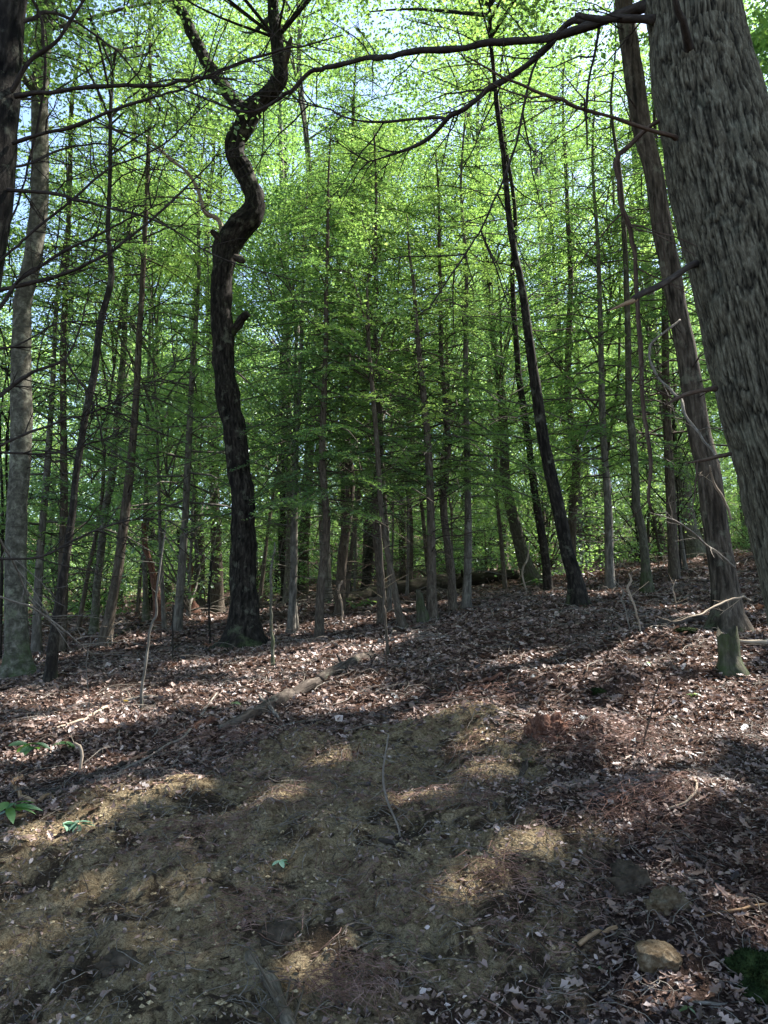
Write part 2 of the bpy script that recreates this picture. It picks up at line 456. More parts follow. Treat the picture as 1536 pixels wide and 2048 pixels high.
def ground_mat():
    m, t, b = mat_new("forest_floor", 0.97, 0.08)
    g = nd(t, "ShaderNodeNewGeometry"); v = g.outputs["Position"]
    cl = attr(t, "tint")
    n_f = noise(t, v, 55, 8, 0.75, 0.5); n_m = noise(t, v, 14, 6, 0.7, 0.8); n_l = noise(t, v, 1.6, 5, 0.6)
    n_ff = noise(t, mapping(t, v, (1, 1, 1)), 170, 4, 0.8)
    lit = ramp(t, n_f, [(0.30, (0.022, 0.014, 0.011)), (0.45, (0.075, 0.045, 0.036)), (0.58, (0.16, 0.105, 0.085)), (0.72, (0.30, 0.22, 0.185))])
    lit = mix(t, ramp(t, n_m, [(0.40, (0.9, 0.9, 0.9)), (0.60, (0, 0, 0))]), lit, (0.035, 0.022, 0.017))
    cly = ramp(t, n_m, [(0.32, (0.11, 0.075, 0.045)), (0.42, (0.28, 0.210, 0.122)), (0.55, (0.41, 0.322, 0.195)), (0.70, (0.51, 0.41, 0.27))])
    cly = mix(t, ramp(t, n_f, [(0.38, (0.85, 0.85, 0.85)), (0.50, (0, 0, 0))]), cly, (0.075, 0.048, 0.030))
    cly = mix(t, math_(t, 'MULTIPLY', ramp(t, n_ff, [(0.38, (1, 1, 1)), (0.5, (0, 0, 0))]), 0.7), cly, (0.06, 0.04, 0.026))
    hum = mix(t, n_f, (0.012, 0.009, 0.007), (0.085, 0.058, 0.040))
    dk = ramp(t, noise(t, v, 2.9, 7, 0.7, 0.8), [(0.51, (0, 0, 0)), (0.57, (0.92, 0.92, 0.92))])
    cly = mix(t, dk, cly, hum)
    f = math_(t, 'ADD', cl, math_(t, 'MULTIPLY', math_(t, 'SUBTRACT', n_m, 0.5), 1.4), clamp=True)
    f = ramp(t, f, [(0.25, (0, 0, 0)), (0.85, (1, 1, 1))])
    c = mix(t, f, lit, cly)
    t.links.new(c, b.inputs["Base Color"])
    h = math_(t, 'ADD', n_f, math_(t, 'MULTIPLY', n_m, 2.0))
    bump(t, b, h, 1.0, 0.055)
    return m
M['ground'] = ground_mat()

# ------------------------------------------------------------------ ground
def relief(x, y, cl):
    near = np.clip(1.6 - np.hypot(x, y) / 14, 0, 1)
    f = 0.040 * fbm(x * 6, y * 6, o=3, seed=41) + 0.026 * fbm(x * 24, y * 24, o=2, seed=43)
    rid = np.abs(fbm(x * 6, y * 9, o=4, seed=47))
    step = 0.05 * np.clip(fbm(x * 3.1 + 5, y * 3.1, o=3, seed=49) * 3, -0.6, 1)
    return near * (0.75 * f + cl * (0.055 * rid + step * 0.55) + 0.012 * np.abs(fbm(x * 11, y * 11, o=2, seed=51)))
def axis_coords(lo, hi, fine_lo, fine_hi, d0, grow):
    a = list(np.arange(fine_lo, fine_hi, d0))
    x, d = fine_lo, d0
    left = []
    while x > lo: d *= grow; x -= d; left.append(max(x, lo))
    x, d = a[-1], d0
    right = []
    while x < hi: d *= grow; x += d; right.append(min(x, hi))
    return np.array(left[::-1] + a + right)
gx = axis_coords(-210, 210, -3.2, 3.6, 0.022, 1.035)
gy = axis_coords(-210, 210, 1.9, 8.2, 0.022, 1.028)
X, Y = np.meshgrid(gx, gy)
near = np.clip(1.6 - np.hypot(X, Y) / 14, 0, 1)
CL = clay(X, Y)
Z = H(X, Y) + relief(X, Y, CL)
mb = MB()
ny, nx = X.shape
idx = np.arange(nx * ny).reshape(ny, nx)
Q = np.stack([idx[:-1, :-1], idx[:-1, 1:], idx[1:, 1:], idx[1:, :-1]], -1).reshape(-1, 4)
mb.add(np.stack([X, Y, Z], -1).reshape(-1, 3), Q, None, CL.ravel())
tag(mb.build("ground", M['ground'], smooth=True), None, None, kind='structure')

# ------------------------------------------------------------------ sun patches: gaps of the canopy, as ellipses on the ground
PATCH_PX = [(620,1255,150,10),(700,1300,90,14),(590,1332,130,18),(500,1385,140,18),(130,1398,120,11),(150,1440,130,12),(60,1510,80,18),
    (215,1535,120,18),(310,1580,110,12),(690,1375,70,16),(730,1405,110,20),(560,1600,60,13),(960,1408,60,10),(1010,1470,70,12),(940,1500,60,12),
    (880,1425,60,10),(1160,1458,110,32),(1310,1450,150,34),(1470,1455,90,40),(1400,1380,120,10),(950,1775,65,22),(830,1605,55,20),(950,1560,75,11),
    (1270,1640,90,32),(1420,1580,80,22),(1330,1270,110,14),(1420,1305,80,12),(1110,1335,160,9),(1020,1325,50,9),(1510,1850,50,50),(1370,1990,80,32),
    (60,1690,50,10),(620,1930,40,10),(260,1290,90,8),(1250,1530,60,10),(420,1235,60,6),(1180,1190,80,5),(1330,1130,60,4),(800,1215,60,4)]
_q = random.Random(4)
for _ in range(60):                       # many little flecks of light, most of them right of the middle and far off
    u = _q.random(); v_ = _q.random()
    fx_ = 1536 * (u ** 0.75); fy_ = 1200 + 780 * v_ ** 1.5
    if (fx_ < 1050 and fy_ > 1440 and _q.random() < 0.88) or (fy_ > 1620 and _q.random() < 0.8): continue
    k_ = 0.35 + (fy_ - 1200) / 700
    PATCH_PX.append((fx_, fy_, (22 + 45 * _q.random()) * (0.7 + 0.5 * k_), (5 + 9 * _q.random()) * k_))
PATCH = []
for cx, cy, rx, ry in PATCH_PX:
    c = hit(cx, cy); a = hit(cx, cy - ry); b = hit(cx, cy + ry)
    PATCH.append((c[0], (a[1] + b[1]) / 2, rx * c[1] / F * (1.12 if cy < 1500 else 0.9) + 0.03, max(0.19 if cy < 1500 else 0.14, (a[1] - b[1]) / 2) * (1.25 if cy < 1500 else 0.85)))
PATCH = np.array(PATCH)

def sun_ground(P):
    """where the sun ray through P meets the ground"""
    P = np.asarray(P, float)
    z = np.interp(P[:, 1], _ty, _tz)
    for _ in range(4):
        t = (P[:, 2] - z) / SUN[2]
        gxx = P[:, 0] - SUN[0] * t; gyy = P[:, 1] - SUN[1] * t
        z = H0(gxx, gyy)
    return gxx, gyy

def in_patch(P, grow=1.0):
    x, y = sun_ground(P)
    r = np.zeros(len(P), bool); w_ = 0.35 * fbm(x * 4, y * 4, o=2, seed=3)
    for cx, cy, rx, ry in PATCH:
        k = grow + w_
        r |= ((x - cx) / (rx + 0.04)) ** 2 + ((y - cy) / (ry + 0.045)) ** 2 < k * k
    return r

# ------------------------------------------------------------------ crowns (local coordinates, tree base at the origin)
def broad_crown(seed, base, top, rad, nclump, per, leafsize=0.09, cx=0.0, cy=0.0):
    """returns leaf arrays and limb paths"""
    r = np.random.default_rng(seed)
    hh = r.random(nclump) ** 0.8
    z = base + (top - base) * hh
    prof = np.sin(np.pi * np.clip(hh * 0.85 + 0.12, 0, 1)) ** 0.6
    a = r.random(nclump) * 2 * np.pi
    rr = rad * prof * np.sqrt(r.random(nclump)) * (0.85 + 0.3 * r.random(nclump))
    cc = np.stack([cx * hh + rr * np.cos(a), cy * hh + rr * np.sin(a), z], 1)
    C = np.repeat(cc, per, 0); n = len(C)
    cr = np.repeat(0.5 + 0.65 * r.random(nclump), per) * (rad / 3.2) ** 0.4
    off = r.normal(size=(n, 3)) * np.array([0.40, 0.40, 0.15])
    C = C + off * cr[:, None]
    # leaves gathered on little horizontal shelves
    C[:, 2] = np.where(r.random(n) < 0.75, np.round(C[:, 2] / 0.22) * 0.22 + r.normal(size=n) * 0.03 - 0.06 * np.hypot(off[:, 0], off[:, 1]), C[:, 2])
    D = r.normal(size=(n, 3)) * np.array([1, 1, 0.25]) - np.array([0, 0, 0.25])
    N = np.array([0, 0, 1.0]) + r.normal(size=(n, 3)) * 0.60
    L = leafsize * (0.7 + 0.7 * r.random(n))
    tint = np.clip(np.repeat(r.random(nclump) * 0.5 + 0.15, per) + r.normal(size=n) * 0.16 + 0.12 * (C[:, 2] - base) / (top - base), 0, 1)
    limbs = []
    for i in range(nclump):
        if i % 3: continue
        p = cc[i]; zb = max(base * 0.97, p[2] - 0.6 * np.hypot(p[0], p[1]) - 0.6)
        f = np.clip((zb - base * 0.7) / (top - base), 0, 1)
        q = np.array([cx * f, cy * f, zb])
        mid = (q + p) / 2 + r.normal(size=3) * 0.15 + np.array([0, 0, 0.15])
        limbs.append((np.array([q, mid, p]), 0.007 + 0.007 * np.linalg.norm(p - q)))
    return C, D, N, L, L * 0.62, tint, limbs

def hemlock_crown(seed, base, top, rad, nbr, dens=1.0, needle=0.042):
    r = np.random.default_rng(seed)
    Cs, Ds, Ns, Ts, limbs = [], [], [], [], []
    for i in range(nbr):
        f = (i + r.random()) / nbr
        z = base + (top - base) * f
        Lb = rad * (1 - f) ** 0.7 * (0.65 + 0.5 * r.random()) + 0.25
        a = i * 2.4 + r.random() * 0.9
        d = np.array([math.cos(a), math.sin(a), 0]); sdv = np.array([-math.sin(a), math.cos(a), 0])
        m = 10; u = np.linspace(0, 1, m)
        rise = 0.12 * r.normal() + 0.12
        path = np.stack([d[0] * u * Lb, d[1] * u * Lb, z + rise * u * Lb - 0.42 * Lb * u ** 2], 1)
        path += sdv * (0.12 * Lb * r.normal() * u ** 2)[:, None]
        limbs.append((path[[0, 3, 6, 9]], 0.007 + 0.006 * Lb))
        tb = 0.2 + 0.6 * r.random()
        for uu in np.arange(0.16, 1.0, 0.085 / max(Lb, 0.5)):
            p = np.array([np.interp(uu, u, path[:, k]) for k in range(3)])
            for sgn in (-1, 1):
                if r.random() > dens: continue
                lt = (0.16 + 0.30 * Lb * (1 - uu) * 0.8) * (0.6 + 0.6 * r.random())
                td = d * (0.75 + 0.2 * r.random()) + sdv * sgn
                td /= np.linalg.norm(td)
                nn = max(3, int(lt / 0.021))
                s = np.linspace(0.02, lt, nn)
                q = p + td * s[:, None]; q[:, 2] -= 0.55 * s ** 1.5 + r.normal() * 0.03
                side = np.cross(td, [0, 0, 1.0])
                alt = np.where(np.arange(nn) % 2 == 0, 1, -1)[:, None]
                dd = td * 0.65 + side * alt + r.normal(size=(nn, 3)) * 0.3
                Cs.append(q + r.normal(size=(nn, 3)) * 0.012); Ds.append(dd)
                Ns.append(np.array([0, 0, 1.0]) + r.normal(size=(nn, 3)) * 0.55)
                Ts.append(np.clip(tb + 0.35 * (s / lt - 0.5) * 1.0 + r.normal(size=nn) * 0.12, 0, 1))
    C = np.vstack(Cs); D = np.vstack(Ds); N = np.vstack(Ns); T = np.concatenate(Ts)
    L = needle * (0.8 + 0.6 * r.random(len(C)))
    return C, D, N, L, L * 0.42, T, limbs

def bare_branches(mb, r, z0, z1, n, Lmax, ax=None, thick=1.0, tint=0.5, k=4, sub=5, droop=0.10, up=0.1, dirs=None, single=None):
    """dead side branches; ax(z) gives the trunk axis point and radius"""
    for i in range(n):
        z = z0 + (z1 - z0) * (i + r.random()) / n
        p0, pr = ax(z)
        a = r.random() * 2 * np.pi if dirs is None else dirs[0] + dirs[1] * r.normal()
        L = Lmax * (0.35 + 0.65 * r.random())
        d = np.array([math.cos(a), math.sin(a), 0.0])
        u = np.linspace(0, 1, 7)
        rise = up + 0.18 * r.normal()
        P = p0 + d * (pr * 0.7 + u[:, None] * L)
        P[:, 2] += rise * L * u - droop * L * u ** 2
        P = wiggle(P, 0.10 * L, r.integers(1000))
        R = (0.0035 + 0.0055 * L) * thick * (1 - 0.82 * u)
        b = mb if single is None else single()
        tube(b, P, R, k, tint, cap=False)
        for j in range(sub):
            uu = 0.2 + 0.75 * r.random(); p = np.array([np.interp(uu, u, P[:, q]) for q in range(3)])
            sg = 1 if r.random() < 0.5 else -1
            dd = d * 0.8 + sg * np.array([-d[1], d[0], 0]) * (0.5 + 0.5 * r.random()) + np.array([0, 0, 0.25 * r.normal()])
            dd /= np.linalg.norm(dd); l = L * (1 - uu * 0.6) * (0.2 + 0.4 * r.random())
            v = np.linspace(0, 1, 4)
            S = p + dd * (v * l)[:, None]; S[:, 2] -= 0.1 * l * v ** 2
            S = wiggle(S, 0.06 * l, r.integers(1000))
            tube(b, S, (0.002 + 0.003 * l) * thick * (1 - 0.7 * v), 3, tint, cap=False)

# ------------------------------------------------------------------ template trees, copied for the depth of the wood
def straight_axis(seed, height, rb, lean=0.03):
    r = np.random.default_rng(seed)
    n = max(6, int(height / 1.2)); z = np.linspace(-0.2, height, n)
    a = r.random() * 6.28
    P = np.stack([np.cos(a) * lean * z + 0.22 * fbm(z * 0.4, z * 0 + seed, o=3, seed=seed),
                  np.sin(a) * lean * z + 0.22 * fbm(z * 0.4, z * 0 + seed + 9, o=3, seed=seed + 1), z], 1)
    P[:, :2] -= P[0, :2]
    return P, rb * (1 - 0.8 * np.clip(z / height, 0, 1))

def make_template(kind, seed, height, rb, bark, **k):
    P, R = straight_axis(seed, height, rb, k.get('lean', 0.03))
    def ax(z): return np.array([np.interp(z, P[:, 2], P[:, q]) for q in range(3)]), float(np.interp(z, P[:, 2], R))
    mt = MB(); P2, R2 = resample(P, R, 0.35)
    tube(mt, P2, R2, 12, 0.5, rough=0.12, rs=4, flare=0.9, seed=seed)
    r = np.random.default_rng(seed + 5)
    mbr = mt; bare_branches(mbr, r, k.get('b0', 1.5), k.get('b1', height * 0.45), k.get('nb', 26), k.get('bl', 1.5), ax, k.get('bt', 1.0), sub=5)
    if kind == 'broad':
        C, D, N, L, W, T, limbs = broad_crown(seed, k['base'], height * 1.03, k['rad'], k['nc'], k['per'], k.get('ls', 0.09), ax(height)[0][0], ax(height)[0][1])
        lm = M[k.get('lm', 'leaf')]
    else:
        C, D, N, L, W, T, limbs = hemlock_crown(seed, k['base'], height, k['rad'], k['nbr'], k.get('dens', 0.85), k.get('needle', 0.042))
        off = np.array([ax(z)[0] for z in np.linspace(0, height, 30)])
        zz = np.linspace(0, height, 30)
        C[:, 0] += np.interp(C[:, 2], zz, off[:, 0]); C[:, 1] += np.interp(C[:, 2], zz, off[:, 1])
        lm = M['needle']
    for p, rr in limbs[::k.get('lstep', 1)]:
        q = p.copy()
        if kind != 'broad': q[:, 0] += ax(p[0][2])[0][0]; q[:, 1] += ax(p[0][2])[0][1]
        tube(mbr, resample(q, np.linspace(rr, rr * 0.35, len(q)), 0.5)[0], resample(q, np.linspace(rr, rr * 0.35, len(q)), 0.5)[1], 4, 0.5, cap=False)
    return dict(kind=kind, trunk=mt.mesh("trunk", M[bark], True),
                leaf=(C, D, N, L, W, T), lm=lm, cache=None, height=height)

def crown_mesh(tp, mat4=None, filt=True):
    """leaf mesh; unique and thinned where its shade would fall in a sun patch, else shared"""
    C, D, N, L, W, T = tp['leaf']
    keep = None
    if mat4 is not None and filt:
        s, a, loc = mat4
        ca, sa = math.cos(a), math.sin(a)
        Wp = np.stack([C[:, 0] * ca - C[:, 1] * sa, C[:, 0] * sa + C[:, 1] * ca, C[:, 2]], 1) * s + loc
        ip = in_patch(Wp)
        if ip.sum() > 15: keep = ~ip
    if keep is None:
        if tp['cache'] is None:
            m = MB(); leaves(m, C, D, N, L, W, T); tp['cache'] = m.mesh("crown", tp['lm'])
        return tp['cache']
    m = MB(); leaves(m, C[keep], D[keep], N[keep], L[keep], W[keep], T[keep])
    return m.mesh("crown", tp['lm'])

def plant_tree(tp, name, x, y, s, a, label, cat, group):
    loc = np.array([x, y, h1(x, y) - 0.05])
    t = thing(name, loc, label, cat, group)
    t.rotation_euler = (0, 0, a); t.scale = (s, s, s)
    for n, me in (("trunk", tp['trunk']), ("crown", crown_mesh(tp, (s, a, loc)))):
        o = bpy.data.objects.new(n, me); col.objects.link(o); o.parent = t
    return t

TALL = [make_template('broad', 101, 22, 0.17, 'bark_grey', base=7, rad=3.6, nc=105, per=125, ls=0.105, bl=1.2, nb=16, lean=0.07),
        make_template('broad', 102, 26, 0.20, 'bark_brown', base=9, rad=4.2, nc=115, per=125, ls=0.11, bl=1.2, nb=14, lean=0.05),
        make_template('broad', 103, 19, 0.13, 'bark_pale', base=6, rad=3.2, nc=90, per=100, ls=0.10, bl=1.0, nb=12, lean=0.11),
        make_template('broad', 104, 24, 0.16, 'bark_dark', base=5, rad=3.8, nc=110, per=125, ls=0.105, bl=1.4, nb=20)]
HEM = [make_template('hem', 201, 13, 0.11, 'bark_brown', base=3.0, rad=2.5, nbr=105, nb=34, bl=1.7, b0=0.8, b1=4.5, dens=0.92, needle=0.05),
       make_template('hem', 202, 17, 0.15, 'bark_dark', base=5.0, rad=2.9, nbr=80, nb=40, bl=2.0, b0=0.8, b1=6.5, dens=0.75, needle=0.055),
       make_template('hem', 203, 9, 0.07, 'bark_grey', base=1.8, rad=1.9, nbr=64, nb=26, bl=1.2, b0=0.5, b1=3.0, dens=0.8, needle=0.045)]
UND = [make_template('broad', 301, 6.5, 0.035, 'bark_grey', base=2.2, rad=1.5, nc=60, per=90, ls=0.075, lm='leaf_low', bl=0.7, nb=10, b0=0.6),
       make_template('broad', 302, 4.2, 0.022, 'bark_dark', base=1.2, rad=1.2, nc=44, per=80, ls=0.07, lm='leaf_low', bl=0.5, nb=8, b0=0.4),
       make_template('broad', 303, 9.5, 0.055, 'bark_brown', base=3.0, rad=1.9, nc=80, per=100, ls=0.08, lm='leaf_low', bl=0.9, nb=14, b0=0.8)]

EXEC_MAIN = True

# ------------------------------------------------------------------ trees traced one by one
def extend_down(P, R, D=None):
    """carry the lowest point of the trunk into the ground"""
    P = [np.array(p) for p in P]; R = list(R)
    d = P[0] - P[1]; d[0] *= 0.6; d /= np.linalg.norm(d)
    if d[2] > -0.5: d = np.array([d[0] * .3, 0, -1.0])
    q = P[0].copy(); L = 0
    while q[2] > h1(q[0], q[1]) - 0.15 and L < 6: q = q + d * 0.05; L += 0.05
    if L > 0.02: P.insert(0, q); R.insert(0, R[0] * (1 + 0.04 * L))
    return np.array(P), np.array(R)

def trace(name, label, cat, pts, bark, D=None, group=None, top=None, crown=None, dead=None, flare=0.55, k=14, seed=1,
          rough=0.10, furrow=0.0, step=0.12, lean=0.0, fl_len=0.25, cat_trunk="trunk", lobes=5, twmat='twig_dark', each=True, wig=0.0, fs=1.0):
    if D is None: D = float(hit(pts[0][0], pts[0][1])[1])
    P = [at(a, b, D + lean * i) for i, (a, b, c) in enumerate(pts)]
    R = [c * axial(p) / F / 2 for p, (a, b, c) in zip(P, pts)]
    P, R = extend_down(P, R)
    if top is not None and P[-1][2] < P[0][2] + top:           # go on above the frame
        d = P[-1] - P[-3 if len(P) > 3 else -2]; d /= np.linalg.norm(d); d = d * 0.4 + np.array([0, 0, 0.9]); d /= np.linalg.norm(d)
        ext = (P[0][2] + top - P[-1][2]); n = max(2, int(ext / 1.5))
        E = [P[-1] + d * ext * (i + 1) / n + 0.12 * np.array([math.sin(i * 1.7 + seed), math.cos(i * 1.3 + seed), 0]) for i in range(n)]
        P = np.vstack([P, E]); R = np.concatenate([R, R[-1] * (1 - 0.85 * (np.arange(n) + 1) / n)])
    base = np.array([P[0][0], P[0][1], h1(P[0][0], P[0][1])])
    t = thing(name, base, label, cat, group)
    P2, R2 = resample(P, R, step)
    if wig: P2 = wiggle(P2, wig, seed)
    m = MB(); tube(m, P2, R2, k, 0.5, rough=rough, rs=4.5, flare=flare, seed=seed, furrow=furrow, fl_len=fl_len, lobes=lobes, fscale=fs)
    trunk_mb = m
    def ax(z):
        return np.array([np.interp(z, P2[:, 2], P2[:, q]) for q in range(3)]), float(np.interp(z, P2[:, 2], R2))
    r = np.random.default_rng(seed + 1000)
    if dead:
        z0, z1, n, L = dead[:4]
        th = dead[4] if len(dead) > 4 else 1.0
        if each:
            for i in range(n):
                bm_ = MB()
                zz = z0 + (z1 - z0) * i / n
                bare_branches(bm_, r, base[2] + zz, base[2] + zz + (z1 - z0) / n, 1, L, ax, th, sub=7, droop=0.14, up=0.14)
                bm_.build("branch", M[twmat], t, False, base)
        else:
            bare_branches(trunk_mb, r, base[2] + z0, base[2] + z1, n, L, ax, th, sub=5, droop=0.12)
    if crown:
        kind = crown[0]; b0, tp_, rad = crown[1:4]
        if kind == 'broad': C, Dd, N, L, W, T, limbs = broad_crown(seed + 50, b0, tp_, rad, crown[4], crown[5], crown[6] if len(crown) > 6 else 0.085)
        else: C, Dd, N, L, W, T, limbs = hemlock_crown(seed + 50, b0, tp_, rad, crown[4], crown[5], crown[6] if len(crown) > 6 else 0.04)
        def sh(A):
            A = A + base
            A[:, 0] += np.interp(A[:, 2], P2[:, 2], P2[:, 0]) - base[0]; A[:, 1] += np.interp(A[:, 2], P2[:, 2], P2[:, 1]) - base[1]
            return A
        C = sh(C); keep = ~in_patch(C)
        m = MB(); leaves(m, C[keep], Dd[keep], N[keep], L[keep], W[keep], T[keep])
        m.build("crown", M[('leaf' if b0 > 7.5 else 'leaf_low') if kind == 'broad' else 'needle'], t, False, base)
        lm = trunk_mb
        for p, rr in limbs:
            q = sh(p.copy())
            if in_patch(resample(q, np.ones(len(q)), 0.2)[0]).any(): continue
            a, b = resample(q, np.linspace(rr, rr * 0.3, len(q)), 0.4)
            tube(lm, a, b, 4, 0.5, cap=False)
    trunk_mb.build(cat_trunk, M[bark], t, True, base)
    return t, D, base, ax

def px_branch(parent, base, pts, D0, D1, mat, name="branch", k=7, wig=0.012, seed=1, twigs=0, tl=0.5, part_label=None):
    """a limb through photo positions, its depth running from D0 to D1 (metres from the camera)"""
    n = len(pts)
    P = np.array([at(a, b, D0 + (D1 - D0) * i / (n - 1)) for i, (a, b, c) in enumerate(pts)])
    R = np.array([max(c, 1.2) * axial(p) / F / 2 for p, (a, b, c) in zip(P, pts)])
    P2, R2 = resample(P, R, 0.03)
    P2 = kink(wiggle(P2, wig, seed), min(0.006, 0.6 * float(np.mean(R2))), seed, 8.0)
    m = MB(); tube(m, P2, R2, k, 0.5, rough=0.3, rs=14, seed=seed)
    r = np.random.default_rng(seed + 77)
    for i in range(twigs):
        j = int(len(P2) * (0.15 + 0.82 * r.random())); j = min(j, len(P2) - 2)
        d = P2[min(j + 3, len(P2) - 1)] - P2[max(j - 3, 0)]; d /= np.linalg.norm(d) + 1e-9
        sd_ = np.cross(d, r.normal(size=3)); sd_ /= np.linalg.norm(sd_)
        dd = d * 0.7 + sd_ * 0.8; dd[2] *= 0.7; l = tl * (0.3 + r.random())
        v = np.linspace(0, 1, 6)
        S = P2[j] + dd * (v * l)[:, None]; S[:, 2] -= 0.12 * l * v ** 2; S = wiggle(S, 0.10 * l, int(r.integers(1000)))
        tube(m, S, (0.0028 + 0.0042 * l) * (1 - 0.6 * v), 4, 0.5, cap=False)
        for q in range(3):
            a0 = S[int(r.integers(1, 5))]; e = dd + 0.9 * r.normal(size=3); e /= np.linalg.norm(e)
            tube(m, wiggle(a0 + e * (np.linspace(0, 1, 4) * l * 0.35)[:, None], 0.02, int(r.integers(1000))), np.array([1, .8, .6, .4]) * 0.0026, 3, 0.5, cap=False)
    o = m.build(name, M[mat], parent, True, base)
    if part_label: o["label"] = part_label
    return o, P2

# 1 the crooked dark tree
T1, D1_, base1, ax1 = trace("crooked_tree", "black crooked tree bending in an S before it forks, moss on its flared foot", "tree",
    [(487,1292,74),(488,1200,54),(487,1080,50),(484,980,46),(470,880,46),(453,775,46),(446,700,44),(443,600,42),(447,530,46),(455,490,52),(478,456,52),(502,432,48),
     (509,402,40),(500,370,36),(486,340,38),(471,308,42),(473,278,40),(489,250,42),(503,220,42),(527,198,36),(550,172,34),(561,148,30),(557,110,27),(552,60,24),(545,0,22)],
    'bark_dark', top=15, k=48, step=0.04, flare=1.1, seed=3, rough=0.24, fl_len=0.22, furrow=0.010, crown=('broad', 10.8, 18, 4.2, 130, 260, 0.05))
px_branch(T1, base1, [(500,235,28),(478,212,25),(455,184,25),(432,150,25),(411,120,24),(386,70,22),(368,30,20),(345,0,18),(300,-80,12),(270,-160,6)], D1_ - .05, D1_ + 1.0, 'bark_dark', "limb", 14, 0.01, 5, 6, 0.8)
px_branch(T1, base1, [(560,160,15),(570,130,14),(576,100,12),(583,74,7)], D1_, D1_ - .2, 'log', "broken_limb", 9, 0.004, 6)
px_branch(T1, base1, [(446,470,11),(437,440,9),(412,426,9),(402,398,8),(385,360,7),(372,342,6),(345,322,6),(320,300,6),(293,268,3)], D1_, D1_ - .6, 'wood_pale', "dead_branch", 8, 0.02, 7, 3, 0.3, "bare pale grey dead branch zigzagging up to the left")
px_branch(T1, base1, [(448,490,22),(436,475,16),(422,461,9)], D1_ - .08, D1_ - .2, 'bark_dark', "branch_stub", 8, 0.002, 8)
px_branch(T1, base1, [(462,668,20),(474,652,18),(486,636,17),(494,628,15)], D1_, D1_ - .15, 'bark_dark', "branch_stub", 9, 0.002, 9)
px_branch(T1, base1, [(470,515,14),(480,518,15),(487,522,10)], D1_ - .1, D1_ - .25, 'log', "branch_stub", 8, 0.002, 10)

# 2 the big furrowed trunk at the right edge
T2, D2_, base2, ax2 = trace("large_tree", "huge grey trunk with deeply furrowed bark filling the right edge, nearest of all", "tree",
    [(1762,1500,285),(1692,1250,270),(1626,1000,254),(1568,800,238),(1516,600,228),(1490,500,222),(1450,350,210),(1415,200,196),(1397,100,184),(1383,0,175)],
    'bark_big', D=3.1, top=18, k=320, step=0.0085, flare=0.25, seed=12, rough=0.07, furrow=0.011, fl_len=0.3, fs=2.0, crown=('broad', 10, 18, 5.0, 170, 130, 0.12))  # crown added above the view to shade the foreground
BR2 = [
 ([(1310,8,24),(1283,15,22),(1203,47,18),(1118,75,16),(1078,80,15),(993,86,14),(918,97,12),(843,107,12),(768,115,11),(735,115,10),(675,132,9),(620,145,9),(575,190,7),(540,208,6),(490,220,5),(425,202,4),(350,170,3)], 3.7, 5.2, 'twig_dark', 14),
 ([(1312,40,20),(1298,40,17),(1228,38,15),(1185,40,12),(1148,33,9)], 3.65, 3.8, 'twig_dark', 2),
 ([(1182,44,14),(1138,42,13),(1093,90,13),(1048,130,12),(983,175,12),(933,215,11),(893,240,10),(853,280,8),(808,302,6),(768,315,4),(725,326,2.5)], 3.95, 4.6, 'twig_dark', 12),
 ([(893,240,7),(880,235,6),(830,238,6),(768,242,5),(700,235,4),(640,215,3),(572,197,2)], 4.3, 4.7, 'twig_dark', 6),
 ([(1352,276,11),(1343,272,8),(1293,260,8),(1218,235,7),(1143,205,7),(1068,180,6),(1008,155,5),(933,115,3)], 3.55, 3.3, 'twig_brown', 6),
 ([(1345,235,10),(1318,242,9),(1283,265,9),(1240,310,10),(1235,350,11),(1243,410,10),(1260,460,10),(1265,525,9),(1273,625,9),(1280,700,9),(1288,825,8),(1303,925,8),(1300,1000,6),(1310,1025,4)], 3.7, 4.2, 'twig_brown', 6),
 ([(1392,528,16),(1370,537,13),(1318,570,13),(1268,600,12)], 3.65, 3.45, 'log', 0),
 ([(1430,777,12),(1413,780,10),(1368,790,8),(1328,805,3)], 3.65, 3.4, 'twig_brown', 1),
 ([(1460,908,10),(1443,910,8),(1410,918,6),(1378,922,3)], 3.65, 3.5, 'twig_brown', 1),
 ([(1380,108,26),(1375,80,15),(1366,40,14),(1357,0,13),(1350,-60,12)], 3.52, 3.25, 'twig_dark', 0),
 ([(1505,238,24),(1520,233,11),(1560,222,9),(1620,200,6)], 3.65, 3.5, 'twig_dark', 1),
 ([(1508,445,26),(1525,440,16),(1560,425,12)], 3.62, 3.5, 'twig_dark', 0),
 ([(1093,90,6),(1068,135,5),(1052,200,5),(1038,265,5),(1018,330,5),(988,400,4),(938,500,4),(868,600,3),(838,635,2)], 4.1, 4.4, 'twig_dark', 8),
 ([(1198,55,6),(1188,110,5),(1176,200,5),(1175,300,3)], 3.9, 4.0, 'twig_dark', 4),
]
for i, (p, a, b, mt, tw) in enumerate(BR2):
    px_branch(T2, base2, p, a * 0.838, b * 0.838, mt, "branch", 10, 0.012, 20 + i, int(tw * 1.6), 0.5)
px_branch(T2, base2, [(1272,598,12),(1250,607,9),(1232,615,6),(1216,622,2)], 3.45 * .838, 3.38 * .838, 'wood_tan', "splintered_end", 6, 0.002, 60, part_label="pale orange splintered end of the snapped branch")

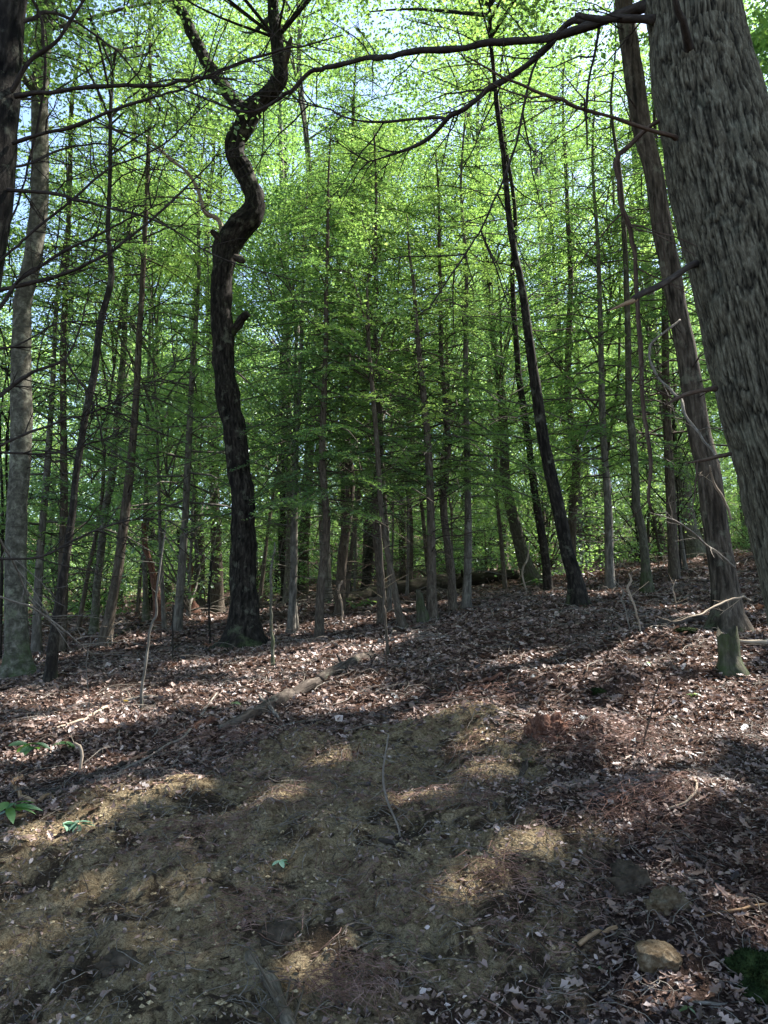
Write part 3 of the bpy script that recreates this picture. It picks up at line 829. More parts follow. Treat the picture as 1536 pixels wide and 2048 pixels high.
# 3 the dark tree at the left edge with its sweeping dead branches
T3, D3_, base3, ax3 = trace("dark_tree", "dark trunk leaning in at the upper left edge, its bare branches sweeping right", "tree",
    [(-200,1300,130),(-110,900,108),(-40,500,92),(-22,400,88),(-12,300,84),(-5,200,80),(5,100,76),(15,0,70)],
    'bark_dark', D=4.6, top=17, k=40, crown=('broad', 10, 17, 4.0, 90, 110, 0.12), step=0.06, seed=14, rough=0.1, furrow=0.008)  # its high crown is likewise added for shade on the ground
BR3 = [
 [(30,192,10),(130,183,8),(230,173,8),(330,165,7),(420,148,6),(500,120,5),(600,95,4),(690,70,2)],
 [(25,287,8),(90,265,7),(160,250,7),(230,220,6),(330,185,5),(430,148,3),(520,110,2)],
 [(20,187,10),(60,125,9),(110,85,8),(160,10,6),(200,-60,5)],
 [(15,380,8),(100,388,7),(200,412,6),(290,430,5),(340,455,4),(400,495,3),(480,530,3),(600,560,2)],
 [(-10,582,9),(60,565,8),(150,540,7),(220,500,6),(300,440,5),(400,345,3),(440,300,2)],
 [(-20,640,8),(0,617,8),(52,552,7),(135,500,6),(225,455,4),(330,400,2)],
 [(-5,525,6),(60,470,5),(130,410,5),(220,340,4),(330,290,3),(430,190,2)],
 [(-30,810,8),(0,790,8),(60,745,7),(130,715,5),(165,640,3),(180,590,2)],
 [(130,716,5),(165,770,4),(185,800,4),(200,850,3),(212,905,2)],
 [(-20,900,6),(60,865,5),(130,840,5),(200,815,4),(265,780,3),(330,750,2),(390,700,2)],
 [(-20,903,5),(100,905,4),(180,890,4),(260,862,2)],
 [(-20,1118,6),(60,1115,5),(100,1105,5),(150,1080,4),(220,1050,4),(290,1035,3),(352,1042,2)],
 [(55,-20,7),(82,40,6),(88,125,6),(85,200,5),(70,280,5),(45,380,4),(20,450,3)],
 [(10,60,9),(60,40,8),(120,30,6),(180,60,5),(260,130,3),(330,230,2)],
 [(-5,330,6),(50,330,5),(120,300,4),(210,290,3),(300,330,2)],
 [(-20,700,5),(40,690,4),(120,650,3),(200,645,2)],
 [(-10,1190,5),(60,1210,4),(110,1245,4),(160,1290,3),(190,1320,2)],
 [(-10,1060,4),(30,1130,4),(60,1200,3),(130,1270,2)],
]
for i, p in enumerate(BR3):
    px_branch(T3, base3, p, 4.55, 4.2 + 0.07 * i, 'twig_grey' if i >= 16 else 'twig_dark', "branch", 8, 0.016, 120 + i, 16 if i < 16 else 6, 0.5)

# other trees, left to right
TR = [
 ("pale_tree", "pale smooth barked tree with a green mossy foot at the left edge", [(38,1354,58),(35,1300,44),(31,1150,41),(35,1000,38),(39,950,39),(43,850,41),(42,740,38),(44,650,35),(46,600,34),(66,520,34),(70,480,34),(79,400,34),(80,300,32),(80,200,32),(85,100,33),(88,50,32),(95,0,30)],
   'bark_pale', dict(top=18, k=28, seed=31, crown=('broad', 9, 19, 4.0, 130, 240, 0.055), dead=(2.2, 7, 5, 1.3), flare=0.6)),
 ("slim_crooked_tree", "thin dark crooked trunk right beside the pale mossy tree", [(101,1362,24),(108,1275,19),(124,1175,17),(135,1100,15),(145,1025,14),(152,950,13),(160,900,13),(172,825,14),(188,750,14),(200,650,14),(213,600,12),(223,552,13),(219,500,10),(216,450,9),(220,350,8),(222,200,7),(232,100,6)],
   'bark_dark', dict(top=9, k=12, seed=32, dead=(1.0, 7, 20, 1.5), crown=('broad', 7.2, 10, 1.6, 30, 90, 0.07))),
 ("straight_dark_tree", "straight dark trunk crossing just behind the thin crooked one", [(122,1302,20),(126,1150,20),(128,1000,15),(127,850,13),(126,700,12),(130,600,11),(135,500,10),(140,350,9),(144,200,8)],
   'bark_brown', dict(top=14, k=12, seed=33, dead=(0.8, 8, 26, 1.9), crown=('hem', 6, 14, 2.2, 50, 0.8))),
 ("pale_patched_tree", "slender trunk pale above and brown below, left of the leaning brown trunk", [(188,1268,17),(194,1175,15),(200,1125,15),(210,1025,15),(225,950,14),(233,850,12),(243,750,13),(248,690,12),(250,600,11),(256,500,10),(262,400,9),(268,250,8),(270,100,7)],
   'bark_pale', dict(top=15, k=12, seed=34, dead=(1.0, 8, 8, 1.0), crown=('broad', 8, 16, 2.8, 70, 110, 0.09))),
 ("brown_leaning_tree", "brown trunk leaning right, mossy sunlit foot beside a bare white twig", [(208,1292,26),(220,1225,20),(238,1125,19),(253,1000,18),(262,925,16),(270,825,14),(275,750,13),(278,675,12),(283,600,11),(288,500,10),(293,400,9),(300,200,8)],
   'bark_brown', dict(top=14, k=14, seed=35, dead=(1.2, 8, 28, 2.0), crown=('hem', 6.5, 15, 2.4, 50, 0.8))),
 ("small_pale_tree", "thin trunk with a white lower stem behind the red snag", [(292,1243,13),(290,1150,10),(289,1080,9),(292,960,8),(296,800,7),(300,600,6)],
   'bark_pale', dict(top=9, k=8, seed=36, crown=('broad', 4, 10, 1.8, 40, 90, 0.08), dead=(1, 5, 6, 0.8))),
 ("dark_double_tree", "dark trunk behind the broken reddish snag stump, left of the crooked black tree", [(434,1227,28),(434,1130,23),(431,1050,21),(428,950,19),(424,850,17),(420,700,15),(415,500,13)],
   'bark_brown', dict(top=18, k=12, seed=37, dead=(1, 9, 12, 1.6), crown=('broad', 9, 19, 3.2, 80, 120, 0.1))),
 ("dark_tree", "dark trunk leaning into its twin just right of the crooked black tree", [(554,1184,18),(559,1104,15),(563,1040,14),(568,950,13),(572,850,12),(575,700,11)],
   'bark_dark', dict(top=15, k=10, seed=38, dead=(1, 8, 10, 1.4))),
 ("grey_tree", "tall grey trunk, right one of the close pair past the crooked black tree", [(577,1208,23),(580,1104,18),(580,1026,17),(577,900,15),(574,770,15),(571,600,13),(565,400,11),(560,200,9)],
   'bark_grey', dict(top=20, k=12, seed=39, dead=(1, 8, 8, 1.2), crown=('broad', 10, 21, 3.4, 90, 120, 0.1))),
 ("thick_dark_tree", "thick dim brown trunk between the close pair and the broad pale topped one", [(606,1186,23),(608,1104,20),(611,1040,20),(616,950,19),(621,850,18),(630,700,16)],
   'bark_brown', dict(top=18, k=10, seed=40, dead=(1, 8, 10, 1.4))),
 ("tall_grey_tree", "broad straight grey trunk with pale upper stem, left of the green fern patch", [(652,1202,25),(650,1104,22),(647,1026,20),(645,900,18),(642,750,17),(636,600,15),(625,450,13),(615,300,11),(600,150,9)],
   'bark_grey', dict(top=22, k=12, seed=41, dead=(1.5, 8, 7, 1.2), crown=('broad', 11, 22, 3.6, 90, 120, 0.1))),
 ("narrow_dark_tree", "narrow black trunk rising behind the white tipped dead sapling", [(697,1194,15),(690,1104,14),(688,1026,12),(686,900,11),(683,700,10)],
   'bark_dark', dict(top=14, k=10, seed=42, dead=(1, 8, 12, 1.4), crown=('hem', 6, 14, 2.2, 44, 0.75))),
 ("brown_tree", "brown trunk standing behind the left end of the mossy log", [(735,1179,22),(735,1104,20),(736,1026,17),(735,900,12),(731,750,11),(728,600,9)],
   'bark_brown', dict(top=13, k=10, seed=43, dead=(1, 8, 14, 1.6), crown=('hem', 5, 14, 2.4, 50, 0.75))),
 ("thin_leaning_tree", "thin smooth trunk leaning left, its foot left of the mossy stub and forked hemlock", [(808,1256,15),(798,1229,14),(785,1156,12),(770,1078,12),(762,1013,11),(755,900,10),(745,780,9),(738,700,8),(735,600,6)],
   'bark_brown', dict(top=6.2, k=10, seed=44, dead=(1.0, 5.0, 26, 1.4), crown=('broad', 4.0, 6.8, 1.1, 22, 80, 0.06), each=True)),
 ("hemlock", "slim young hemlock with bare side branches and a thin pointed top in the middle", [(863,1243,24),(863,1180,19),(863,1100,17),(860,975,16),(855,875,14),(848,800,13),(840,725,11),(833,650,9),(828,575,7),(818,500,5),(814,428,2)],
   'bark_brown', dict(k=12, seed=45, dead=(0.8, 5.3, 60, 1.6), crown=('hem', 3.0, 6.1, 1.4, 26, 0.55, 0.035))),
 ("small_tree", "brown trunk behind the mossy log, between the leaning thin tree and the young hemlock", [(808,1168,19),(804,1026,14),(800,900,11),(796,750,9)],
   'bark_brown', dict(top=12, k=10, seed=46, dead=(1, 7, 12, 1.4), crown=('hem', 4.5, 12.5, 2.2, 46, 0.75))),
 ("thin_tree", "very thin dark stem, leftmost of three behind the right end of the mossy log", [(954,1155,10),(950,1026,9),(945,900,7),(940,750,6)], 'bark_dark', dict(top=11, k=8, seed=47, dead=(1, 7, 10, 1.2))),
 ("brown_tree", "brown stem in the middle of three behind the right end of the mossy log", [(969,1154,15),(956,1026,13),(950,850,11),(945,650,9)], 'bark_brown', dict(top=13, k=8, seed=48, dead=(1, 7, 12, 1.4), crown=('hem', 5, 13, 2.2, 44, 0.75))),
 ("thin_tree", "slanting thin dark stem, rightmost of three behind the right end of the mossy log", [(985,1152,9),(977,1052,8),(965,900,7),(955,750,6)], 'bark_dark', dict(top=10, k=8, seed=49, dead=(1, 7, 8, 1.1))),
 ("brown_tree", "brown trunk directly left of the lichened leaning trunk with the mossy foot", [(1008,1140,21),(1002,1026,17),(990,870,13),(980,750,11),(970,550,9)], 'bark_brown', dict(top=16, k=10, seed=50, dead=(1, 8, 12, 1.5), crown=('broad', 8, 17, 2.8, 60, 110, 0.095))),
 ("lichened_tree", "grey lichened trunk leaning left from a bright mossy foot at the log's right end", [(1065,1171,36),(1047,1117,27),(1034,1065,24),(1021,1013,22),(1011,969,20),(1008,875,18),(1003,797,17),(994,734,16),(989,700,14),(978,600,11),(965,450,9),(955,300,8)],
   'bark_moss', dict(top=17, k=16, seed=51, dead=(1.5, 9, 8, 1.3), crown=('broad', 10, 19, 4.2, 150, 130, 0.09), flare=0.7)),
 ("shadowed_tree", "dark trunk with a stubby black foot between the lichened tree and the broken pale snag", [(1097,1184,17),(1089,1104,17),(1076,1026,16),(1066,960,15),(1058,890,13),(1049,828,14),(1039,765,13),(1035,718,12),(1025,560,10)],
   'bark_dark', dict(top=15, k=12, seed=52, dead=(1, 8, 14, 1.6), crown=('hem', 6, 15, 2.4, 50, 0.8))),
 ("pine", "tall dark brown trunk leaning left, foot on open leaf litter, right of centre", [(1158,1214,44),(1150,1156,29),(1134,1104,27),(1119,1026,27),(1099,937,25),(1086,875,24),(1077,812,22),(1070,765,22),(1063,718,20),(1055,656,17),(1049,609,16),(1039,547,14),(1031,515,13),(1020,450,13),(1013,380,12),(1008,320,11),(995,220,10),(988,150,9),(980,50,8)],
   'bark_dark', dict(top=15, k=24, seed=53, dead=(2.5, 10, 34, 1.9), crown=('broad', 9.5, 18, 4.2, 150, 130, 0.085), furrow=0.006)),
 ("forked_tree", "dark trunk that kinks and forks, standing behind the tall leaning brown trunk", [(1180,1087,23),(1163,975,17),(1153,900,15),(1134,860,13),(1111,797,13),(1098,775,12),(1090,740,9),(1080,690,7),(1070,600,5)],
   'bark_dark', dict(k=12, seed=54, top=10, dead=(3, 9, 8, 1.6), crown=('broad', 7, 12, 2.6, 50, 110, 0.09))),
 ("slender_pale_tree", "slender stem with a pale sunlit lower part rising out of the green bushes", [(1273,1080,9),(1254,984,9),(1238,917,8),(1231,877,7),(1220,750,6),(1212,600,5)], 'bark_pale', dict(top=9, k=8, seed=55, crown=('broad', 5, 10, 1.9, 40, 90, 0.08))),
 ("grey_green_tree", "grey green trunk ending in a dark mossy foot beside the bushes", [(1295,1184,22),(1290,1119,18),(1284,1060,16),(1273,1011,16),(1270,944,16),(1265,877,15),(1258,812,14),(1257,734,13),(1255,640,12),(1250,500,10),(1240,350,8)],
   'bark_moss', dict(top=13, k=12, seed=56, dead=(1.2, 8, 12, 1.5), crown=('hem', 7, 14, 2.0, 44, 0.8))),
 ("brown_tree", "brown trunk between the grey green tree and the stout straight grey brown one", [(1321,1107,25),(1308,1011,20),(1297,930,19),(1289,877,18),(1286,812,16),(1280,700,14),(1270,560,12),(1262,400,10)],
   'bark_brown', dict(top=15, k=12, seed=57, dead=(1.2, 8, 20, 1.6), crown=('hem', 7, 15, 2.3, 44, 0.8))),
 ("slim_tree", "narrow dark stem in the gap left of the stout grey brown trunk", [(1348,1107,13),(1342,1011,10),(1335,930,9),(1328,800,8)], 'bark_dark', dict(top=12, k=8, seed=58, dead=(1, 8, 12, 1.4))),
 ("stout_tree", "stout grey brown trunk leaning left behind the mossy footed one at right", [(1396,1115,38),(1375,1038,31),(1364,957,30),(1348,877,29),(1336,820,26),(1327,781,23),(1311,718,20),(1303,640,19),(1297,560,18),(1285,450,16),(1270,300,14),(1258,150,12)],
   'bark_grey', dict(top=18, k=16, seed=59, dead=(1.5, 9, 20, 1.7), crown=('broad', 10, 19, 3.4, 80, 120, 0.1))),
 ("mossy_tree", "large brown trunk with green moss low down, nearest behind the huge furrowed trunk", [(1455,1262,76),(1453,1225,58),(1450,1172,52),(1437,1092,48),(1426,1011,48),(1415,930,46),(1400,877,44),(1388,800,42),(1372,700,40),(1361,650,38),(1343,550,38),(1323,450,38),(1308,350,36),(1283,250,37),(1268,150,38),(1253,50,36),(1247,0,34)],
   'bark_moss', dict(top=17, k=36, seed=60, dead=(2.0, 8, 34, 1.5), crown=('broad', 9.5, 18, 4.6, 170, 140, 0.09), furrow=0.006)),
]
TRO = {}
for nm, lab, pts, bk, kw in TR:
    if 'bark_moss' == bk and kw['seed'] == 60: bk = 'bark_brown'
    TRO[kw['seed']] = trace(nm, lab, "hemlock tree" if nm == "hemlock" else "tree", pts, bk, **kw)
tr, Dq, bq, _ = TRO[54]
px_branch(tr, bq, [(1108,790,10),(1113,770,9),(1121,737,7),(1130,715,5),(1142,690,3)], Dq, Dq, 'bark_dark', "limb", 8, 0.02, 61)
tr, Dq, bq, _ = TRO[60]
px_branch(tr, bq, [(1360,640,5),(1300,690,4),(1310,745,5),(1343,785,5),(1368,815,6),(1413,890,5),(1436,925,3)], Dq - .3, Dq - 1.6, 'twig_grey', "dead_branch", 8, 0.03, 62, 5, 0.5, "bare pale grey dead branch hanging in front of the trunk")
px_branch(tr, bq, [(1462,1040,5),(1448,1000,5),(1430,965,5),(1421,930,3)], Dq - .2, Dq - .6, 'wood_pale', "dead_branch", 8, 0.02, 63, 2, 0.3, "bare pale grey dead branch hanging in front of the trunk")
px_branch(tr, bq, [(1470,1135,5),(1400,1075,4),(1350,1045,4),(1300,1025,2)], Dq - .3, Dq - 1.2, 'twig_grey', "dead_branch", 6, 0.03, 64, 5, 0.5)
px_branch(tr, bq, [(1500,1200,5),(1480,1192,4),(1440,1210,4),(1400,1230,3),(1350,1240,2)], Dq - .5, Dq - 1.2, 'wood_pale', "dead_branch", 6, 0.03, 65, 4, 0.3)
tr, Dq, bq, _ = TRO[44]

# broken snags
def snag(name, label, pts, mat, seed, flare=0.4, k=14, cat="dead trunk", rough=0.3, jag=0.25):
    D = float(hit(pts[0][0], pts[0][1])[1])
    P = [at(a, b, D) for a, b, c in pts]; R = [c * axial(p) / F / 2 for p, (a, b, c) in zip(P, pts)]
    P, R = extend_down(P, R)
    base = np.array([P[0][0], P[0][1], h1(P[0][0], P[0][1])])
    P2, R2 = resample(P, R, 0.04)
    m = MB(); tube(m, P2, R2, k, 0.5, rough=rough, rs=9, flare=flare, seed=seed, cap=False)
    V = m.v[0]; n = len(P2)
    r = np.random.default_rng(seed)
    V[-k:] += (P2[-1] - P2[-2]) / np.linalg.norm(P2[-1] - P2[-2]) * (jag * r.random(k) * R2[-1] * 6)[:, None]
    inner = V[-k:] * 0.25 + V[-k:].mean(0) * 0.75 - np.array([0, 0, R2[-1] * 1.5])
    mi = MB(); a = np.arange(k); b = (a + 1) % k
    m.add(np.vstack([V[-k:], inner]), np.stack([a, b, b + k, a + k], 1), np.stack([a + k, b + k, np.full(k, k)], 1)[1:-1])
    o = m.build(name, M[mat], None, True, base)
    return tag(o, label, cat)
snag("snag", "broken red rotten snag with a jagged top, behind the thin bent sapling", [(318,1250,26),(316,1215,18),(310,1170,14),(303,1135,13),(297,1115,12),(290,1090,11),(287,1050,9)], 'wood_red', 71)
snag("snag", "broken brown snag with a flared dark base, left of the crooked black tree", [(383,1229,32),(381,1200,18),(381,1170,13),(379,1115,10)], 'wood_red', 72, 0.9)
snag("snag", "dark broken pole leaning against the back of the brown snag", [(372,1226,14),(366,1170,12),(361,1120,11),(357,1060,8)], 'bark_dark', 73)
snag("snag", "pale broken snag with a hollow foot, left of the tall leaning brown trunk", [(1122,1150,20),(1117,1110,13),(1111,1078,10),(1105,1013,7)], 'wood_pale', 74, 0.7)
snag("stump", "short grey mossy stub at the foot of the young hemlock", [(845,1246,24),(842,1220,18),(838,1188,15)], 'bark_moss', 75, 0.5, cat="stump")
snag("stump", "hollow mossy stump standing before the brown mossy trunk at right", [(1462,1345,46),(1458,1310,38),(1455,1275,34)], 'bark_moss', 76, 0.6, 20, "stump", 0.4)
snag("stump", "squat dark stump far back between red snag and brown snag", [(334,1205,26),(333,1180,22),(331,1160,18)], 'bark_brown', 77, 0.3, cat="stump")

# saplings and bare stems
def stem(name, label, cat, pts, mat, seed, side=4, sl=0.15, leaf=None, dD=0.0, group=None):
    h = hit(pts[0][0], pts[0][1]); D = float(h[1])
    P = np.array([at(a, b, D + dD * i / len(pts)) for i, (a, b, c) in enumerate(pts)]); R = np.array([0.75 * c * axial(p) / F / 2 for p, (a, b, c) in zip(P, pts)])
    P, R = extend_down(P, R)
    base = np.array([P[0][0], P[0][1], h1(P[0][0], P[0][1])])
    P2, R2 = resample(P, R, 0.03); P2 = kink(P2, 0.007, seed, 10)
    m = MB(); tube(m, P2, R2, 8, 0.5, rough=0.15, rs=15, seed=seed)
    r = np.random.default_rng(seed); tips = []
    for i in range(side):
        j = int(len(P2) * (0.25 + 0.7 * r.random())); j = min(j, len(P2) - 1)
        e = r.normal(size=3); e[2] = abs(e[2]) * 0.8; e /= np.linalg.norm(e)
        l = sl * (0.4 + r.random()); v = np.linspace(0, 1, 5)
        S = wiggle(P2[j] + e * (v * l)[:, None], 0.08 * l, seed + i)
        tube(m, S, (0.0015 + 0.012 * l) * (1 - 0.7 * v), 4, 0.5, cap=False); tips.append(S[-1])
    if leaf is None:
        return tag(m.build(name, M[mat], None, True, base), label, cat, group)
    t = thing(name, base, label, cat, group)
    m.build("stem", M[mat], t, True, base)
    tips.append(P2[-1])
    lm = MB()
    for q in tips:
        n = leaf[1]
        D_ = r.normal(size=(n, 3)) * np.array([1, 1, 0.3]) - np.array([0, 0, .15])
        leaves(lm, q + r.normal(size=(n, 3)) * leaf[2], D_, np.array([0, 0, 1.]) + r.normal(size=(n, 3)) * .3, leaf[0] * (0.7 + .5 * r.random(n)), leaf[0] * 0.5, 0.3 + 0.5 * r.random(n))
    lm.build("leaves", M['leaf'], t, False, base)
    return t
stem("sapling", "thin upright sapling, white at the top and mossy green below, right of the crooked tree", "sapling", [(546,1332,11),(543,1247,8),(543,1156,7),(547,1104,5),(548,1085,3)], 'bark_pale', 81, 6, 0.14)
stem("sapling", "tall bent pale sapling in the leaf litter before the red snag", "sapling", [(281,1418,10),(286,1359,8),(297,1286,7),(312,1227,7),(313,1195,6),(317,1161,6),(328,1078,4),(333,1040,2)], 'bark_grey', 82, 5, 0.3)
stem("sapling", "straight thin dark stem with its foot behind the upper end of the fallen log", "sapling", [(776,1312,9),(770,1234,7),(765,1130,6),(760,1050,4)], 'bark_brown', 83, 6, 0.3)
stem("dead_sapling", "short dead stem with a white snapped tip on the sunlit strip", "dead sapling", [(684,1242,6),(683,1205,5),(677,1182,5),(682,1165,7),(685,1160,3)], 'wood_pale', 84, 3, 0.2)
stem("sapling", "little dark stem standing left of the crooked black tree's foot", "sapling", [(420,1290,7),(419,1240,6),(418,1180,5),(425,1110,3)], 'bark_dark', 85, 5, 0.3)
stem("dead_sapling", "white zigzag dead stem in the shade right of the tall leaning brown trunk", "dead sapling", [(1280,1266,5),(1273,1221,5),(1262,1194,6),(1254,1175,6),(1262,1162,6),(1257,1148,3)], 'wood_pale', 86, 5, 0.2)
stem("dead_sapling", "thin kinked grey dead stem just left of the white zigzag one", "dead sapling", [(1262,1262,4),(1251,1218,4),(1242,1197,4),(1247,1183,4),(1228,1160,2)], 'twig_grey', 87, 6, 0.2)
stem("dead_sapling", "curved pale stem in front of the lichened leaning trunk", "dead sapling", [(1053,1184,5),(1044,1155,5),(1046,1135,5),(1056,1117,5),(1060,1086,3)], 'wood_pale', 88, 4, 0.25)
stem("sapling", "thin brown sapling on the bright litter left of the huge furrowed trunk", "sapling", [(1288,1500,6),(1300,1440,5),(1310,1390,4),(1330,1340,3),(1350,1310,2)], 'twig_brown', 89, 7, 0.16)
stem("sapling", "dark twiggy stem between the red snag and the crooked black tree", "sapling", [(345,1322,5),(345,1260,4),(347,1200,3)], 'bark_dark', 90, 6, 0.2)
stem("dead_sapling", "forked pale stick standing upright beside the mossy stump", "dead sapling", [(1352,1220,4),(1348,1190,4),(1345,1178,3),(1352,1160,2)], 'wood_pale', 91, 4, 0.2)
stem("dead_sapling", "bare white branching twig arching beside the leaning brown trunk's foot", "dead sapling", [(225,1290,5),(222,1268,5),(226,1252,4),(240,1243,3)], 'wood_pale', 92, 9, 0.28)
stem("dead_shrub", "tangle of thin grey dead twigs on the ground left of the fallen log", "dead shrub", [(160,1540,9),(161,1515,9),(158,1492,10),(148,1484,7)], 'wood_pale', 93, 3, 0.15)
stem("dead_sapling", "tall thin leaning stick rooted in the bare clay, palest of those in the foreground", "stick", [(802,1674,6),(795,1650,6),(775,1600,6),(766,1560,6),(768,1510,5),(774,1468,4)], 'twig_grey', 94, 3, 0.08)

# logs and sticks on the ground
def ground_stick(name, label, cat, pts, mat, seed, lift=0.6, k=10, rough=0.12, step=0.03, group=None, knots=0):
    P = []; R = []
    for a, b, c in pts:
        h = hit(a, b); r_ = c * axial(h) / F / 2
        P.append(h + np.array([0, 0, r_ * lift])); R.append(r_)
    P2, R2 = resample(np.array(P), np.array(R), step); P2 = kink(wiggle(P2, 0.4 * float(np.mean(R)), seed), min(0.008, 0.6 * float(np.mean(R))), seed, 12)
    base = P2.mean(0)
    m = MB(); tube(m, P2, R2, k, 0.5, rough=rough, rs=12, seed=seed)
    r = np.random.default_rng(seed)
    for i in range(knots):
        j = int(r.integers(2, len(P2) - 2)); e = r.normal(size=3); e[2] = abs(e[2]); e /= np.linalg.norm(e)
        l = 0.05 + 0.15 * r.random() + 2 * R2[j]; v = np.linspace(0, 1, 5)
        tube(m, wiggle(P2[j] + e * (v * l)[:, None], 0.1 * l, seed + i), R2[j] * 0.35 * (1 - 0.6 * v), 5, 0.5)
    return tag(m.build(name, M[mat], None, True, base), label, cat, group)
ground_stick("fallen_log", "grey fallen log lying uphill across the sunlit leaf litter, left of centre", "log", [(440,1462,16),(478,1447,26),(540,1416,26),(582,1392,25),(647,1362,24),(692,1338,22),(738,1317,19),(752,1311,8)], 'log', 101, 0.45, 26, 0.22, 0.02, knots=4)
ground_stick("rotten_log", "dark rotten log half buried in litter below the grey fallen log's lower end", "log", [(355,1474,12),(385,1460,16),(420,1444,16),(438,1438,10)], 'wood_red', 102, 0.2, 16, 0.35, 0.02)
ground_stick("mossy_log", "long dark mossy log lying across behind the young hemlock", "log", [(690,1206,16),(760,1196,26),(830,1186,32),(900,1178,32),(970,1166,26),(1038,1158,18)], 'log_moss', 103, 0.9, 20, 0.2, 0.06, knots=5)
ground_stick("fallen_log", "pale barkless log end lying in the sun left of the mossy brown trunk", "log", [(1262,1262,10),(1300,1256,15),(1340,1250,18),(1395,1244,20),(1415,1240,14)], 'log', 104, 0.5, 18, 0.25, 0.03)
ground_stick("branch", "long dark curved branch lying over the left bank from the leafy sprig", "branch", [(30,1594,8),(100,1583,8),(155,1572,9),(200,1551,8),(260,1528,8),(320,1497,7),(375,1467,6)], 'twig_dark', 105, 1.2, 10, 0.2)
ground_stick("branch", "long thin pale branch running beside the dark curved one on the left bank", "branch", [(105,1616,5),(175,1577,5),(250,1546,5),(320,1503,5),(378,1469,5),(415,1416,4),(436,1386,3)], 'twig_grey', 106, 2.2, 8, 0.2, knots=4)
ground_stick("branch", "thick light brown stick at the left edge below the crooked root", "branch", [(-20,1662,11),(40,1638,11),(80,1624,10),(108,1618,9)], 'wood_tan', 107, 1.0, 10, 0.2)
ground_stick("root", "crooked light brown root arching out of the bank at the left edge", "root", [(45,1560,7),(30,1566,7),(24,1582,7),(50,1602,8),(75,1612,8),(95,1597,8),(108,1606,7)], 'wood_tan', 108, 2.0, 10, 0.2, 0.012)
ground_stick("root", "thin root sagging in a long arc over the bare clay at lower left", "root", [(228,1838,4),(280,1875,4),(330,1895,4),(400,1890,4),(460,1866,4),(506,1830,3),(560,1800,2)], 'twig_grey', 109, 1.5, 7)
ground_stick("stick", "thin brown stick slanting right above the snapped pale stick", "stick", [(640,1903,4),(675,1881,5),(715,1861,5),(768,1852,6)], 'twig_brown', 110, 1.2, 8)
ground_stick("wood_piece", "gnarled grey piece of wood poking out of the soil at bottom centre", "wood", [(495,1915,17),(506,1935,23),(520,1962,22),(541,1995,29),(560,2022,25),(590,2070,24)], 'bark_stick', 112, 0.9, 18, 0.4, 0.012, knots=6)
ground_stick("wood_piece", "short dark charred looking piece of wood on the clay beside the pale leaning stick", "wood", [(758,1683,9),(790,1687,10),(828,1690,9)], 'log', 113, 0.6, 10, 0.2)
ground_stick("root", "reddish brown forked root lying in the middle of the bank", "root", [(702,1503,4),(718,1516,9),(742,1535,11),(766,1551,9),(790,1556,5)], 'wood_red', 114, 1.0, 10, 0.25, 0.012, knots=2)
ground_stick("stick", "curved light brown stick just above the tan rock", "stick", [(1158,1893,9),(1180,1877,10),(1205,1864,10),(1234,1857,9)], 'wood_tan', 115, 0.9, 10, 0.2, 0.012)
ground_stick("stick", "thin straight tan stick reaching the right edge above the tan rock", "stick", [(1400,1838,4),(1468,1826,5),(1560,1811,6)], 'wood_tan', 116, 2.0, 8, 0.1)
ground_stick("stick", "hooked pale twig curling over the root mat at right", "stick", [(1340,1621,4),(1373,1611,5),(1390,1590,5),(1392,1570,5),(1378,1556,4),(1330,1568,3)], 'wood_pale', 117, 2.2, 8, 0.1, 0.012)
ground_stick("stick", "grey stick lying along the bottom right corner below the tan rock", "stick", [(1380,2008,6),(1440,2013,8),(1560,2024,9)], 'twig_grey', 118, 1.2, 8, 0.1)
ground_stick("root", "dark root stub standing below the crumbling red rotten stump", "root", [(1036,1572,7),(1044,1550,11),(1054,1528,12)], 'log', 119, 1.2, 10, 0.2, 0.012)
ground_stick("stick", "short straight tan stick at the bottom right of centre", "stick", [(838,1972,4),(868,1990,6),(900,2006,6)], 'wood_tan', 120, 0.8, 8, 0.1)
ground_stick("white_branch", "bare white branch poking in from the right edge by the mossy stump", "branch", [(1480,1293,7),(1500,1298,9),(1530,1297,10),(1570,1292,11)], 'wood_pale', 121, 3.0, 10, 0.12, 0.02)
ground_stick("stick", "light grey forked stick leaning across the fallen log's lower end", "stick", [(518,1398,5),(530,1415,7),(545,1430,7),(556,1443,5)], 'twig_grey', 122, 3.0, 8, 0.1, 0.015, knots=2)
ground_stick("root", "dark wavy root running right from below the fallen log", "root", [(490,1452,5),(540,1466,6),(575,1475,7),(610,1462,6),(650,1448,5),(705,1458,3)], 'twig_brown', 123, 1.6, 8, 0.2, 0.015)
ground_stick("branch", "long pale fallen branch on the litter behind the bent sapling's foot", "branch", [(105,1462,5),(180,1435,6),(235,1408,7),(290,1398,7),(316,1396,4)], 'wood_pale', 124, 1.2, 8, 0.2, 0.03, knots=3)
ground_stick("fallen_branch", "dark fallen pole on the shaded litter left of the red snag", "branch", [(232,1275,7),(270,1258,8),(320,1248,8)], 'bark_dark', 125, 0.8, 8, 0.2, 0.04)
ground_stick("branch", "dark rotting branch lying in shade right of centre below the tall leaning trunk", "branch", [(885,1212,5),(950,1202,7),(1010,1196,7),(1060,1185,5)], 'log', 126, 0.5, 8, 0.2, 0.05)
ground_stick("root", "reddish root edge showing in the sunny litter right of centre", "root", [(880,1385,5),(940,1370,8),(1000,1352,8),(1060,1335,6),(1110,1322,4)], 'wood_red', 127, 0.3, 8, 0.3, 0.03)

